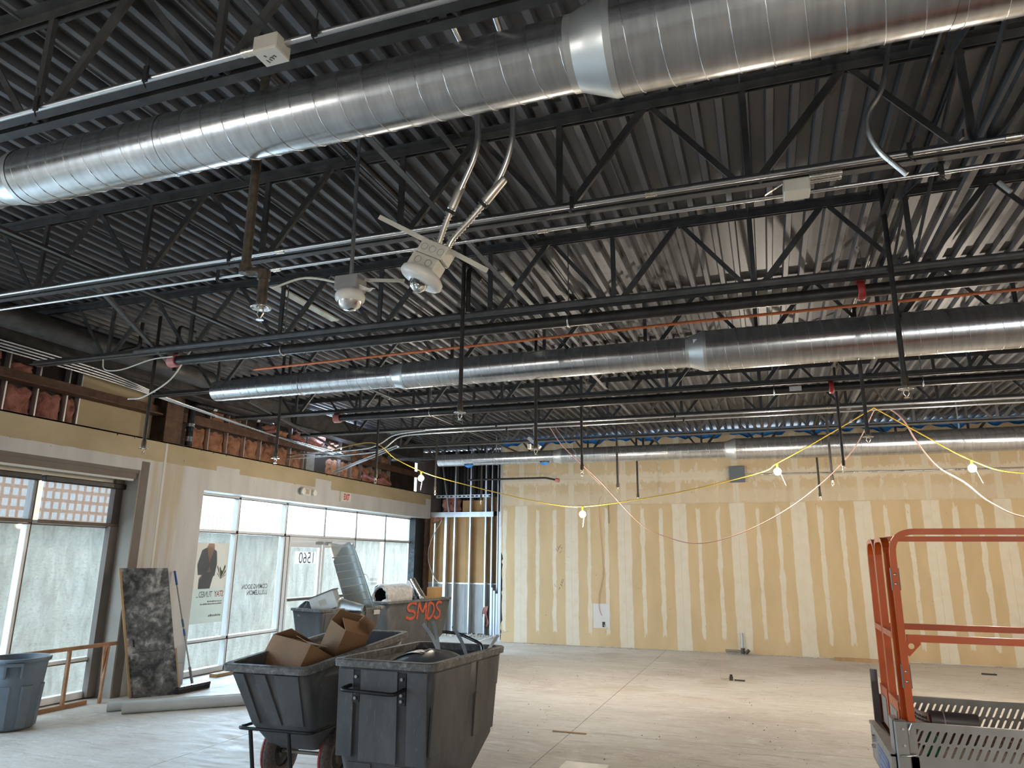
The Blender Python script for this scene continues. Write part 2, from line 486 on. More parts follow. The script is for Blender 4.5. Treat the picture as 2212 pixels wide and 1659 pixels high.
def M_drywall_back():
    t = NT('taped_drywall')
    p = t.pos()
    x, y, z = t.xyz(p)
    n1 = t.noise(t.scale(p, 2.2, 1, 1.1), 2.5, 4)
    n2 = t.noise(t.scale(p, 5, 1, 2.2), 3.0, 5)
    wob = t.math('MULTIPLY', t.math('SUBTRACT', n1, 0.5), 0.16)
    def dist(per, off):
        u = t.math('ADD', t.math('DIVIDE', t.math('SUBTRACT', x, off), per), 0.5)
        return t.math('MULTIPLY', t.math('ABSOLUTE', t.math('SUBTRACT', t.math('FRACT', u), 0.5)), per)
    dw = t.math('ADD', dist(1.2192, -1.80), t.math('MULTIPLY', wob, 0.35))
    dn = t.math('ADD', dist(0.4064, -1.80), t.math('MULTIPLY', wob, 0.65))
    zz = t.math('ADD', z, t.math('MULTIPLY', t.math('SUBTRACT', n2, 0.5), 0.35))
    low = t.math('SUBTRACT', 1.0, t.sstep(z, 3.05, 3.09))
    wide = t.math('MULTIPLY', t.math('SUBTRACT', 1.0, t.sstep(dw, 0.14, 0.165)), low)
    nz = t.math('MULTIPLY', t.sstep(zz, 0.24, 0.30), t.math('SUBTRACT', 1.0, t.sstep(zz, 2.93, 2.99)))
    nar = t.math('MULTIPLY', t.math('SUBTRACT', 1.0, t.sstep(dn, 0.036, 0.052)), nz)
    up = t.sstep(z, 3.05, 3.09)
    uw = t.math('SUBTRACT', 1.0, t.sstep(dw, 0.05, 0.075))
    un = t.math('MULTIPLY', t.math('SUBTRACT', 1.0, t.sstep(dn, 0.03, 0.05)), t.sstep(n2, 0.48, 0.54))
    hz = t.math('SUBTRACT', 1.0, t.sstep(t.math('ABSOLUTE', t.math('SUBTRACT', zz, 3.66)), 0.08, 0.12))
    wash = t.math('MULTIPLY', t.math('MULTIPLY', t.sstep(zz, 3.0, 3.12), t.math('SUBTRACT', 1.0, t.sstep(zz, 3.3, 3.42))), 0.55)
    upper = t.math('MULTIPLY', t.math('MULTIPLY', up, 0.7), t.math('MAXIMUM', t.math('MAXIMUM', uw, un), t.math('MAXIMUM', hz, wash)))
    mud = t.math('MAXIMUM', t.math('MAXIMUM', wide, nar), upper)
    mud = t.math('MULTIPLY', mud, t.ramp(t.noise(p, 6, 4), [(0.25, 0.72), (0.6, 1.0)]))
    paper = t.ramp(t.noise(t.scale(p, 1.5, 1, 0.5), 1.5, 5), [(0.3, (0.56, 0.42, 0.235)), (0.7, (0.66, 0.505, 0.30))])
    paper = t.mix(t.math('MULTIPLY', up, 0.25), paper, (0.60, 0.50, 0.36))
    c = t.mix(mud, paper, (0.72, 0.66, 0.53))
    specks = t.noise(p, 17, 3, 0.6)
    c = t.mix(t.math('MULTIPLY', t.sstep(specks, 0.72, 0.77), 0.75), c, (0.16, 0.10, 0.06))
    t.set(Base_Color=c, Roughness=0.8)
    t.bump(t.math('ADD', t.math('MULTIPLY', mud, 0.6), t.math('MULTIPLY', t.noise(p, 30, 4), 0.15)), 0.3, 0.004)
    return t.m
M['drywall'] = M_drywall_back()

def M_header():
    t = NT('half_painted_drywall')
    p = t.pos()
    x, y, z = t.xyz(p)
    blk = t.n('ShaderNodeTexNoise', noise_dimensions='1D')
    blk.inputs['Scale'].default_value = 0.8
    blk.inputs['Detail'].default_value = 2
    t.put(blk.inputs['W'], t.math('SNAP', y, 0.55))
    lim = t.math('ADD', 3.195, t.math('MULTIPLY', t.sstep(blk.outputs[0], 0.60, 0.64), 0.17))
    lim = t.math('ADD', lim, t.math('MULTIPLY', t.math('SUBTRACT', t.noise(p, 6, 4), 0.5), 0.03))
    above = t.sstep(t.math('SUBTRACT', z, lim), -0.004, 0.004)
    tan = t.ramp(t.noise(t.scale(p, 1, 0.7, 1), 2, 5), [(0.3, (0.40, 0.325, 0.20)), (0.7, (0.49, 0.41, 0.27))])
    white = t.ramp(t.noise(t.scale(p, 1, 2.4, 0.5), 1.6, 4), [(0.3, (0.52, 0.515, 0.50)), (0.7, (0.63, 0.63, 0.62))])
    # yellowed runs down the pier
    pier = t.math('MULTIPLY', t.sstep(y, 8.05, 8.1), t.math('SUBTRACT', 1.0, t.sstep(y, 8.72, 8.78)))
    stain = t.math('MULTIPLY', t.sstep(t.noise(t.scale(p, 1, 3.5, 0.25), 2.0, 4), 0.42, 0.62), pier)
    white = t.mix(t.math('MULTIPLY', stain, 0.75), white, (0.50, 0.42, 0.29))
    c = t.mix(above, white, tan)
    nail = t.sstep(t.noise(p, 13, 2), 0.735, 0.76)
    c = t.mix(t.math('MULTIPLY', nail, 0.6), c, (0.12, 0.08, 0.05))
    t.set(Base_Color=c, Roughness=0.75)
    t.bump(t.noise(p, 25, 4), 0.15, 0.004)
    return t.m
M['header'] = M_header()

def M_insul(name, a, b):
    t = NT(name)
    p = t.pos()
    f = t.noise(p, 6, 6, 0.65, 0.6)
    t.set(Base_Color=t.ramp(f, [(0.28, (0.09, 0.035, 0.025)), (0.5, a), (0.72, b)]), Roughness=0.95)
    t.bump(t.noise(p, 9, 5, 0.6, 0.4), 0.8, 0.04)
    return t.m
M['insul_pink'] = M_insul('pink_glass_wool', (0.36, 0.155, 0.125), (0.50, 0.26, 0.215))
M['insul_brown'] = M_insul('kraft_faced_wool', (0.34, 0.165, 0.10), (0.50, 0.27, 0.165))

def M_concrete_out():
    t = NT('rough_yard_concrete')
    p = t.pos()
    f = t.noise(t.scale(p, 1, 2.2, 0.7), 2.2, 8, 0.65, 0.5)
    g = t.noise(t.scale(p, 1, 1, 1.8), 13, 7, 0.65, 0.3)
    c = t.ramp(f, [(0.3, (0.30, 0.295, 0.265)), (0.55, (0.44, 0.435, 0.405)), (0.75, (0.54, 0.54, 0.52))])
    c = t.mix(t.math('MULTIPLY', t.sstep(g, 0.5, 0.7), 0.5), c, (0.24, 0.235, 0.20))
    t.set(Base_Color=c, Roughness=0.9)
    t.bump(g, 0.6, 0.02)
    return t.m
M['concrete_out'] = M_concrete_out()

def M_hopper():
    t = NT('scuffed_grey_polyethylene')
    p = t.obj()
    f = t.noise(t.scale(p, 2.0, 2.0, 0.8), 2.2, 6, 0.6, 0.4)
    c = t.ramp(f, [(0.3, (0.055, 0.058, 0.063)), (0.7, (0.115, 0.118, 0.124))])
    sc = t.noise(t.scale(p, 9, 9, 2.0), 4, 6, 0.7, 1.0)
    c = t.mix(t.math('MULTIPLY', t.sstep(sc, 0.58, 0.75), 0.6), c, (0.27, 0.27, 0.265))
    t.set(Base_Color=c, Roughness=t.ramp(sc, [(0.3, 0.45), (0.7, 0.7)]))
    t.bump(sc, 0.15, 0.004)
    return t.m
M['hopper'] = M_hopper()

def M_rim():
    t = NT('worn_hopper_rim')
    p = t.obj()
    sc = t.noise(p, 22, 7, 0.7, 0.8)
    t.set(Base_Color=t.ramp(sc, [(0.35, (0.075, 0.077, 0.08)), (0.55, (0.16, 0.16, 0.155)), (0.72, (0.36, 0.35, 0.33))]), Roughness=0.6)
    t.bump(sc, 0.3, 0.005)
    return t.m
M['hopper_rim'] = M_rim()
M['pale_sheet'] = M_simple('pale_galvanised_sheet', (0.60, 0.66, 0.64), 0.42, 0.35, 0.12, 2.5)

def M_board():
    t = NT('mould_spotted_board')
    p = t.obj()
    f = t.noise(p, 3.2, 7, 0.62, 0.6)
    g = t.noise(p, 13, 5, 0.6, 0.4)
    s = t.math('ADD', t.math('MULTIPLY', f, 0.65), t.math('MULTIPLY', g, 0.35))
    t.set(Base_Color=t.ramp(s, [(0.42, (0.035, 0.036, 0.039)), (0.52, (0.15, 0.148, 0.145)), (0.61, (0.44, 0.425, 0.40))]), Roughness=0.8)
    return t.m
M['mould_board'] = M_board()

def M_glass():
    t = NT('window_glass')
    tr = t.n('ShaderNodeBsdfTransparent'); tr.inputs[0].default_value = (0.90, 0.94, 0.93, 1)
    gl = t.n('ShaderNodeBsdfGlossy'); gl.inputs['Roughness'].default_value = 0.02
    mx = t.n('ShaderNodeMixShader'); mx.inputs[0].default_value = 0.05
    t.t.links.new(tr.outputs[0], mx.inputs[1]); t.t.links.new(gl.outputs[0], mx.inputs[2])
    t.t.links.new(mx.outputs[0], t.out.inputs[0])
    return t.m
M['glass'] = M_glass()
def M_veil(name, col, alpha):
    t = NT(name)
    tr = t.n('ShaderNodeBsdfTransparent')
    df = t.n('ShaderNodeBsdfDiffuse'); df.inputs[0].default_value = (*col, 1)
    tl = t.n('ShaderNodeBsdfTranslucent'); tl.inputs[0].default_value = (*col, 1)
    m0 = t.n('ShaderNodeMixShader'); m0.inputs[0].default_value = 0.6
    t.t.links.new(df.outputs[0], m0.inputs[1]); t.t.links.new(tl.outputs[0], m0.inputs[2])
    mx = t.n('ShaderNodeMixShader'); mx.inputs[0].default_value = alpha
    t.t.links.new(tr.outputs[0], mx.inputs[1]); t.t.links.new(m0.outputs[0], mx.inputs[2])
    t.t.links.new(mx.outputs[0], t.out.inputs[0])
    return t.m
M['shade'] = M_veil('woven_shade_fabric', (0.14, 0.12, 0.12), 0.48)
M['poster_tan'] = M_veil('poster_background', (0.62, 0.54, 0.45), 0.85)
M['poster_grey'] = M_veil('poster_lower_field', (0.56, 0.55, 0.48), 0.85)
M['poster_suit'] = M_veil('poster_dark_suit', (0.27, 0.275, 0.285), 0.9)
M['poster_skin'] = M_veil('poster_skin_tone', (0.66, 0.50, 0.42), 0.9)
M['poster_leaf'] = M_veil('poster_leaves', (0.24, 0.24, 0.17), 0.85)
M['poster_white'] = M_veil('white_sticker', (0.80, 0.80, 0.80), 0.9)

def M_emit(name, col, s):
    t = NT(name)
    t.set(Base_Color=col, Emission_Color=col, Emission_Strength=s)
    return t.m
M['bulb'] = M_emit('lit_bulb', (1.0, 0.86, 0.62), 60.0)
M['bulb'].cycles.emission_sampling = 'NONE'      # the lamp inside gives the light
def M_clear():
    t = NT('clear_dome')
    t.set(Base_Color=(0.9, 0.9, 0.9), Roughness=0.05, Transmission_Weight=1.0, IOR=1.45)
    return t.m
M['clear'] = M_clear()
def text_mb(txt, size, fn, spacing=1.0, bold=0.0, align='LEFT'):
    """flat lettering: fn(u, v) -> world point, u along the line of text, v up"""
    cu = bpy.data.curves.new('t', 'FONT')
    cu.body = txt; cu.size = size; cu.space_character = spacing; cu.offset = bold; cu.align_x = align
    cu.resolution_u = 2
    o = bpy.data.objects.new('t', cu)
    COL.objects.link(o)
    dg = bpy.context.evaluated_depsgraph_get()
    me = bpy.data.meshes.new_from_object(o.evaluated_get(dg))
    b = MB()
    b.add([fn(v.co.x, v.co.y) for v in me.vertices], [list(p.vertices) for p in me.polygons])
    bpy.data.objects.remove(o); bpy.data.curves.remove(cu); bpy.data.meshes.remove(me)
    return b

GX = -8.75         # glazing plane
FX = -8.38         # room face of the shopfront wall
BY = 16.2          # back wall face
RY = 17.4          # recessed stud wall face
DZ = 4.68          # underside of deck
XL, XR, YF = -9.0, 9.0, -6.0

# ------------------------------------------------------------------ floor slabs with open joints
floor = struct('floor', (0, 0, 0), 'dusty bare concrete floor slab with saw-cut joints', 'floor')
MB().box(XL, XR, YF, 17.9, -0.30, -0.03).build('slab_base', M['floor'], floor)
jx = [XL, -7.68, -5.41, -2.2, 1.6, 5.3, XR]
jy = [YF, -2.4, 1.0, 4.6, 8.32, 12.3, 17.9]
g = 0.004
for i in range(len(jx) - 1):
    for j in range(len(jy) - 1):
        MB().box(jx[i] + g, jx[i + 1] - g, jy[j] + g, jy[j + 1] - g, -0.03, 0.0).build('slab_panel', M['floor'], floor)

# ------------------------------------------------------------------ ceiling: fluted metal deck sheets
ceil = struct('ceiling', (0, 0, DZ), 'dark fluted metal roof deck seen from below', 'ceiling')
def deck_sheet():
    b = MB()
    prof = []
    for k in range(6):
        x = k * 0.1524
        prof += [(x, 0.0), (x + 0.042, 0.0), (x + 0.054, 0.058), (x + 0.1404, 0.058)]
    prof.append((0.9144, 0.0))
    vs = []
    for x, z in prof:
        for y in (YF, 17.75):
            vs.append((x, y, DZ + z))
    n = len(prof)
    b.add(vs, [(2 * i, 2 * i + 1, 2 * i + 3, 2 * i + 2) for i in range(n - 1)])
    b.add([(x, y, z + 0.012) for x, y, z in vs], [(2 * i, 2 * i + 2, 2 * i + 3, 2 * i + 1) for i in range(n - 1)])
    # turned-down side lap, a dark seam line from below
    b.box(-0.006, 0.004, YF, 17.75, DZ - 0.014, DZ + 0.004)
    return b
first = None
x = -10.06
k = 0
while x < XR:
    if first is None:
        b = deck_sheet()
        for p in b.v: p.x += x
        first = b.build('deck_sheet', M['deck'], ceil)
    else:
        clone(first, 'deck_sheet', ceil, (0.9174 * k, 0, 0))
    x += 0.9174; k += 1
MB().box(-10.1, XR + 0.9, YF, 17.75, DZ + 0.08, DZ + 0.18).build('roof_board', M['dark_wall'], ceil)

# ------------------------------------------------------------------ back wall
wb = struct('wall_back', (0, BY, 0), 'long back wall of bare taped drywall', 'wall')
MB().box(-5.95, XR, BY + 0.02, BY + 0.14, 0.0, DZ).build('framing_core', M['stud'], wb)
xs = [-5.95]
x = -1.80 - 1.2192 * 3
while x < XR:
    xs.append(x); x += 1.2192
xs.append(XR)
for i in range(len(xs) - 1):
    MB().box(xs[i] + 0.0008, xs[i + 1] - 0.0008, BY, BY + 0.016, 0.012, 3.07).build('drywall_panel', M['drywall'], wb)
x = -5.95; k = 0
for zz0, zz1 in ((3.0716, 3.66), (3.6616, DZ)):
    xx = [-5.95, -4.24 if k == 0 else -3.02, -0.58 if k == 0 else 0.64, 3.08 if k == 0 else 4.3, XR]
    for i in range(4):
        MB().box(xx[i] + 0.0008, xx[i + 1] - 0.0008, BY, BY + 0.016, zz0, zz1).build('drywall_panel', M['drywall'], wb)
    k += 1
# torn board edge and exposed end studs
MB().box(-5.995, -5.955, BY + 0.0, BY + 0.15, 2.6, DZ).build('end_stud', M['stud'], wb)
MB().box(-6.03, -5.955, BY + 0.03, BY + 0.16, 0.0, 2.95).build('end_stud', M['stud'], wb)
b = MB()
random.seed(3)
prev = [(-5.953, 0.02)]
pts = []
z = 0.05
while z < 2.0:
    pts.append((-5.95 + random.uniform(0.0, 0.05), z)); z += random.uniform(0.05, 0.13)
poly = [(-5.952, 0.05)] + pts + [(-5.952, 2.0)]
b.poly([(px_, BY - 0.0005, pz) for px_, pz in poly][::-1], (0, -1, 0), 0.002)
b.build('torn_edge', M['dark_wall'], wb)

# recessed stud wall in the corner
ws = struct('wall_corner', (-7.3, RY, 0), 'corner recess of open metal studs before tan and grey boards', 'wall')
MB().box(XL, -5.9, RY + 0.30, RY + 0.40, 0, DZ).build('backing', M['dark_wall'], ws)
b = MB()
M['stud_tan'] = M_simple('tan_sheathing_paper', (0.52, 0.31, 0.135), 0.75, 0, 0.10, 2, 0.03)
M['stud_grey'] = M_simple('grey_cement_board', (0.44, 0.45, 0.45), 0.8, 0, 0.14, 4, 0.08, stretch=(3, 1, 0.6))
for x0, x1, z0, z1, m in ((-8.62, -7.42, 1.24, 2.93, 'stud_tan'), (-7.415, -6.05, 1.24, 2.93, 'stud_tan'), (-8.62, -7.42, 0.02, 1.22, 'stud_grey'), (-7.415, -6.05, 0.02, 1.22, 'stud_grey'), (-7.55, -6.98, 3.05, 3.34, 'stud_tan'), (-6.97, -6.55, 3.05, 3.42, 'stud_tan')):
    MB().box(x0, x1, RY + 0.16, RY + 0.175, z0, z1).build('sheathing_board', M[m], ws)
MB().box(-8.62, -6.05, RY + 0.15, RY + 0.16, 1.215, 1.245).build('board_trim', M['stud'], ws)
# dark corrugated cladding seen between studs
b = MB()
vs = []
n = 0
x = -8.3
pr = []
while x < -6.0:
    pr += [(x, 0.28), (x + 0.035, 0.28), (x + 0.05, 0.25), (x + 0.085, 0.25)]
    x += 0.1
for px_, py in pr:
    vs += [(px_, RY + py, 3.05), (px_, RY + py, DZ)]
b.add(vs, [(2 * i, 2 * i + 2, 2 * i + 3, 2 * i + 1) for i in range(len(pr) - 1)])
b.build('corrugated_cladding', M['black_steel'], ws)
def stud(xc, z0, z1, w=0.04, d=0.152, lean=0.0):
    b = MB()
    y0, y1 = RY, RY + d
    for dx0, dx1, yy0, yy1 in ((-w / 2, w / 2, y0, y0 + 0.004), (-w / 2, w / 2, y1 - 0.004, y1), (w / 2 - 0.004, w / 2, y0, y1)):
        vs = []
        for z in (z0, z1):
            s = lean * (z - z0)
            vs += [(xc + dx0 + s, yy0, z), (xc + dx1 + s, yy0, z), (xc + dx1 + s, yy1, z), (xc + dx0 + s, yy1, z)]
        b.add(vs, [(3, 2, 1, 0), (4, 5, 6, 7), (0, 1, 5, 4), (1, 2, 6, 5), (2, 3, 7, 6), (3, 0, 4, 7)])
    return b.build('stud', M['stud'], ws)
for xc, z0, z1, w in ((-8.26, 0.02, 2.93, 0.035), (-7.95, 0.02, 2.93, 0.07), (-7.70, 0.02, DZ, 0.04), (-7.26, 0.02, DZ, 0.04), (-6.83, 0.02, DZ, 0.04), (-6.66, 0.02, DZ, 0.035), (-6.50, 0.02, DZ, 0.03)):
    stud(xc, z0, z1, w)
MB().bar((-7.86, RY + 0.02, 2.95), (-8.12, RY + 0.05, 4.35), 0.05, 0.03).build('bent_stud', M['stud'], ws)
b = MB(); b.box(-8.65, -6.62, RY - 0.004, RY, 2.90, 3.03); b.box(-8.65, -6.62, RY, RY + 0.15, 2.90, 2.904)
b.build('horizontal_track', M['stud'], ws)
# slotted track: strip with real slots
b = MB()
z0, z1 = 3.40, 3.475
x = -8.25
b.box(-8.25, -6.7, RY - 0.006, RY - 0.003, 3.40, 3.42); b.box(-8.25, -6.7, RY - 0.006, RY - 0.003, 3.455, 3.475)
while x < -6.75:
    b.box(x, x + 0.05, RY - 0.006, RY - 0.003, 3.42, 3.455); x += 0.12
b.build('slotted_track', M['stud'], ws)
MB().box(-8.72, -8.55, RY - 0.55, RY + 0.2, 0, 2.93).build('dark_column', M['black_steel'], ws)
MB().box(-8.55, -8.47, RY - 0.02, RY + 0.16, 0.02, 2.92).build('rusty_jamb', M['rusty'], ws)
b = MB(); b.grid(lambda u, v: (-8.1 + 0.5 * u + 0.03 * math.sin(9 * v), RY + 0.1 + 0.05 * math.sin(7 * u + 5 * v), 3.05 + v * (0.42 - 0.25 * abs(u - 0.5))), 8, 6, thick=0.04)
b.build('insulation_scrap', M['insul_pink'], ws)
b = MB(); b.grid(lambda u, v: (-8.3 + 0.28 * u, RY - 0.02 + 0.03 * math.sin(9 * u), 2.90 - v * (0.16 - 0.1 * u)), 6, 4, thick=0.02)
b.build('insulation_scrap', M['insul_pink'], ws)
b = MB(); b.grid(lambda u, v: (-6.86 + 0.12 * u + 0.02 * math.sin(8 * v), RY + 0.02 + 0.04 * math.sin(6 * v), 0.2 + 0.5 * v), 4, 8, thick=0.04)
b.build('insulation_scrap', M['insul_pink'], ws)
for dx in (0, 0.07, 0.14):      # bundle of spare studs in the corner
    MB().box(-6.62 + dx, -6.57 + dx, RY - 0.12, RY - 0.04, 0.0, 1.15 - dx).build('spare_stud', M['stud'], ws)
MB().tube(smooth_path([(-8.0, RY + 0.0, 2.93), (-8.35, RY - 0.02, 2.3), (-8.4, RY - 0.03, 1.8), (-8.2, RY - 0.02, 1.35), (-8.02, RY, 1.2)]), 0.008, 6).build('loose_wire', M['white_cord'], ws)
# side return of the recess
wr = struct('wall_return', (-5.95, RY, 0), 'narrow return closing the stud corner recess', 'wall')
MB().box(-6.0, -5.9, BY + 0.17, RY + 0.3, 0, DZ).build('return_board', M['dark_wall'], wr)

# ------------------------------------------------------------------ shopfront wall (left)
wl = struct('wall_left', (FX, 8, 0), 'shopfront side wall with stripped upper framing and painted drywall below', 'wall')
TOPZ = 3.50
MB().box(GX - 0.08, FX, YF, 7.86, 3.03, TOPZ).build('header_board', M['header'], wl)
MB().box(GX - 0.08, FX, 7.86, 9.12, 0, TOPZ).build('pier_board', M['header'], wl)
MB().box(GX - 0.08, FX, 9.12, 17.35, 2.87, TOPZ).build('header_board', M['header'], wl)
MB().box(GX - 0.06, FX + 0.004, 9.12, 17.30, 2.862, 2.872).build('soffit_strip', M['white_paint'], wl)
MB().box(FX, FX + 0.003, 7.862, 8.0, 0, 3.16).build('paint_strip', M['taupe'], wl)
MB().box(FX, FX + 0.004, 8.25, 8.29, 0.0, TOPZ - 0.02).build('corner_bead', M['white_paint'], wl)
MB().box(GX - 0.02, FX - 0.002, 7.84, 7.862, 0, 3.03).build('jamb_lining', M['taupe_light'], wl)
MB().box(GX - 0.02, FX - 0.01, YF, 7.84, 2.98, 3.032).build('soffit_lining', M['taupe'], wl)
MB().box(FX - 0.07, FX - 0.03, YF, 7.84, 2.90, 3.03).build('soffit_fascia', M['taupe'], wl)
MB().box(FX - 0.12, FX - 0.05, YF, 7.80, 2.875, 2.90).build('soffit_trim', M['white_paint'], wl)
MB().box(GX + 0.055, GX + 0.075, YF, 7.84, 2.82, 2.99).build('head_panel', M['cream'], wl)
# crumbling top edge
b = MB(); random.seed(5)
y = YF
while y < 17.3:
    l = random.uniform(0.02, 0.06); h = random.uniform(0.01, 0.05)
    b.poly([(FX + 0.0015, y, TOPZ), (FX + 0.0015, y + l, TOPZ), (FX + 0.0015, y + l * 0.5, TOPZ - h)], (1, 0, 0), 0.001)
    y += random.uniform(0.25, 0.6)
o = b.build('edge_cracks', M['dark_wall'], wl); o['kind'] = 'stuff'
# recessed upper zone
UX = -8.92
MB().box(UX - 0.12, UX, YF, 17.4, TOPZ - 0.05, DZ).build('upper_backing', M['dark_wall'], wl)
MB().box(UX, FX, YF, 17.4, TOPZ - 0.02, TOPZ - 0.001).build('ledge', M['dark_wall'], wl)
random.seed(9)
def batt(y0, y1, z0, z1, mat, x=UX, bul=0.1):
    ph = random.uniform(0, 6)
    def fn(u, v):
        e = min(u, 1 - u, v, 1 - v)
        bu = bul * min(1, e * 5) * (0.7 + 0.3 * math.sin(11 * u + ph) * math.cos(9 * v + ph))
        r = 0.02 * math.sin(17 * v + ph) * (1 if u in (0, 1) else 0)
        return (x + bu, y0 + (y1 - y0) * u + r, z0 + (z1 - z0) * v + 0.02 * math.sin(13 * u + ph) * (1 if v == 1 else 0))
    MB().grid(fn, 8, 8, True).build('insulation_batt', M[mat], wl)
ys = 0.6
bz = 4.02
batlist = []
y = 4.4
while y < 7.05:
    batlist.append((y, min(y + 0.39, 7.08), 'insul_pink')); y += 0.42
y = 9.15
while y < 15.6:
    if not (12.25 < y < 12.75): batlist.append((y, y + 0.42, 'insul_brown'))
    y += 0.45
for y0, y1, m in batlist:
    batt(y0, y1, TOPZ - 0.02, 3.93, m)
    if random.random() < 0.6: batt(y0 + 0.02, y1 - 0.05, 4.10, 4.10 + random.uniform(0.1, 0.28), m, bul=0.12)
    MB().box(UX, UX + 0.09, y1 + 0.004, y1 + 0.024, TOPZ, 4.6).build('wall_stud', M['stud'], wl)
# torn wool hanging out
for (y, z, w, h) in ((12.35, 4.02, 0.5, 0.38), (11.8, 4.06, 0.3, 0.25), (15.2, 3.52, 0.6, 0.3), (14.5, 3.55, 0.5, 0.26), (10.9, 4.1, 0.3, 0.25)):
    ph = random.uniform(0, 6)
    b = MB()
    b.grid(lambda u, v: (UX + 0.12 + 0.22 * math.sin(3.1 * u) * math.sin(3.1 * v), y + w * u + 0.05 * math.sin(8 * v + ph), z + h * v * (0.75 + 0.25 * math.sin(9 * u + ph))), 9, 9, True)
    b.build('torn_insulation', M['insul_pink'], wl)
# girt and flange beams
b = MB()
b.box(UX + 0.10, UX + 0.16, YF, 17.3, 3.95, 4.10); b.box(UX + 0.10, UX + 0.30, YF, 8.36, 3.945, 3.965)
b.build('girt', M['rusty'], wl)
MB().box(UX + 0.02, UX + 0.06, 7.12, 8.38, TOPZ, 4.36).build('drywall_patch', M['header'], wl)
b = MB(); b.box(UX, UX + 0.02, 8.40, 8.74, TOPZ - 0.02, DZ); b.box(UX + 0.30, UX + 0.32, 8.40, 8.74, TOPZ - 0.02, DZ); b.box(UX + 0.02, UX + 0.30, 8.56, 8.58, TOPZ - 0.02, DZ)
b.build('steel_column', M['rusty'], wl)
MB().box(UX + 0.02, UX + 0.24, 8.75, 8.80, TOPZ, DZ).build('column_facing', M['brown_wood'], wl)
b = MB(); b.box(UX, UX + 0.03, 9.6, 16.5, 4.36, DZ)
b.build('parapet_plywood', M['brown_wood'], wl)
MB().box(UX + 0.05, UX + 0.13, 12.32, 12.60, TOPZ, 4.3).build('grey_stud_post', M['box_grey'], wl)
MB().box(UX, UX + 0.02, 6.5, 8.4, 4.38, 4.44).build('plank', M['brown_wood'], wl)

# behind the camera and to the right: plain shell with an open front
wf = struct('wall_front', (0, YF, 0), 'plain front wall behind with a wide open doorway', 'wall')
MB().box(XL, 4.0, YF - 0.15, YF, 0, DZ).build('front_board', M['white_paint'], wf)
MB().box(8.0, XR, YF - 0.15, YF, 0, DZ).build('front_board', M['white_paint'], wf)
MB().box(4.0, 8.0, YF - 0.15, YF, 2.6, DZ).build('front_board', M['white_paint'], wf)
wrt = struct('wall_right', (XR, 5, 0), 'bare drywall side wall out of view', 'wall')
MB().box(XR, XR + 0.15, YF, BY + 0.2, 0, DZ).build('side_board', M['drywall'], wrt)

# ------------------------------------------------------------------ glazing
def rect_frame(root, name, y0, y1, z0, z1, w, mat, x0=GX - 0.05, x1=GX + 0.05):
    pass
def mullion(root, y, z0, z1, w=0.05):
    o = MB().cbox(GX - 0.06, GX + 0.05, y - w / 2, y + w / 2, z0, z1, 0.004).build('mullion', M['white_frame'], root)
    MB().box(GX - 0.012, GX + 0.053, y + w / 2 - 0.010, y + w / 2 + 0.004, z0, z1).build('gasket', M['dark_frame'], o)
    return o
def rail(root, y0, y1, z, h=0.05, name='transom_bar'):
    o = MB().cbox(GX - 0.06, GX + 0.05, y0, y1, z - h / 2, z + h / 2, 0.004).build(name, M['white_frame'], root)
    MB().box(GX - 0.012, GX + 0.053, y0, y1, z - h / 2 - 0.006, z - h / 2 + 0.008).build('gasket', M['dark_frame'], o)
    return o
def pane(root, y0, y1, z0, z1):
    return MB().box(GX - 0.004, GX + 0.004, y0, y1, z0, z1).build('pane', M['glass'], root)

w2 = struct('window_1', (GX, 12, 0), 'tall white-framed shopfront glazing around the glass entrance doors', 'window')
ml = [9.12, 10.36, 11.70, 13.0, 14.23, 15.56, 16.95]
for i, y in enumerate(ml):
    if i == 3: mullion(w2, y, 2.26, 2.86)
    else: mullion(w2, y, 0.02, 2.86)
rail(w2, 9.12, 16.95, 2.845, 0.04, 'head_bar')
for a, c in ((9.12, 11.70), (14.23, 16.95)):
    rail(w2, a, c, 0.53); rail(w2, a, c, 0.05, 0.09, 'sill_bar')
rail(w2, 9.12, 16.95, 2.255)
for i in range(6):
    pane(w2, ml[i] + 0.02, ml[i + 1] - 0.02, 2.28, 2.83)
    if i not in (2, 3):
        pane(w2, ml[i] + 0.02, ml[i + 1] - 0.02, 0.555, 2.23)
        pane(w2, ml[i] + 0.02, ml[i + 1] - 0.02, 0.09, 0.505)
mullion(w2, 11.80, 0.02, 2.25, 0.10)

d1 = struct('door_1', (GX, 13, 0), 'pair of white-framed glass entrance doors', 'door')
for y0, y1 in ((11.86, 12.99), (13.01, 14.19)):
    for yy, ww in ((y0 + 0.04, 0.085), (y1 - 0.04, 0.085)):
        MB().cbox(GX - 0.03, GX + 0.03, yy - ww / 2, yy + ww / 2, 0.02, 2.14, 0.005).build('door_stile', M['white_frame'], d1)
    for zz, hh in ((2.09, 0.11), (1.05, 0.07), (0.11, 0.18)):
        MB().cbox(GX - 0.03, GX + 0.03, y0 + 0.08, y1 - 0.08, zz - hh / 2, zz + hh / 2, 0.005).build('door_rail', M['white_frame'], d1)
    MB().box(GX - 0.004, GX + 0.004, y0 + 0.08, y1 - 0.08, 1.08, 2.04).build('pane', M['glass'], d1)
    MB().box(GX - 0.004, GX + 0.004, y0 + 0.08, y1 - 0.08, 0.19, 1.02).build('pane', M['glass'], d1)
    MB().box(GX + 0.03, GX + 0.06, y0 + 0.1, y1 - 0.1, 1.03, 1.07).build('push_bar', M['dark_frame'], d1)
MB().cbox(GX - 0.03, GX + 0.06, 11.86, 14.19, 2.15, 2.23, 0.005).build('door_head', M['white_frame'], d1)
MB().box(GX + 0.03, GX + 0.09, 12.75, 12.95, 2.10, 2.16).build('door_closer', M['box_grey'], d1)
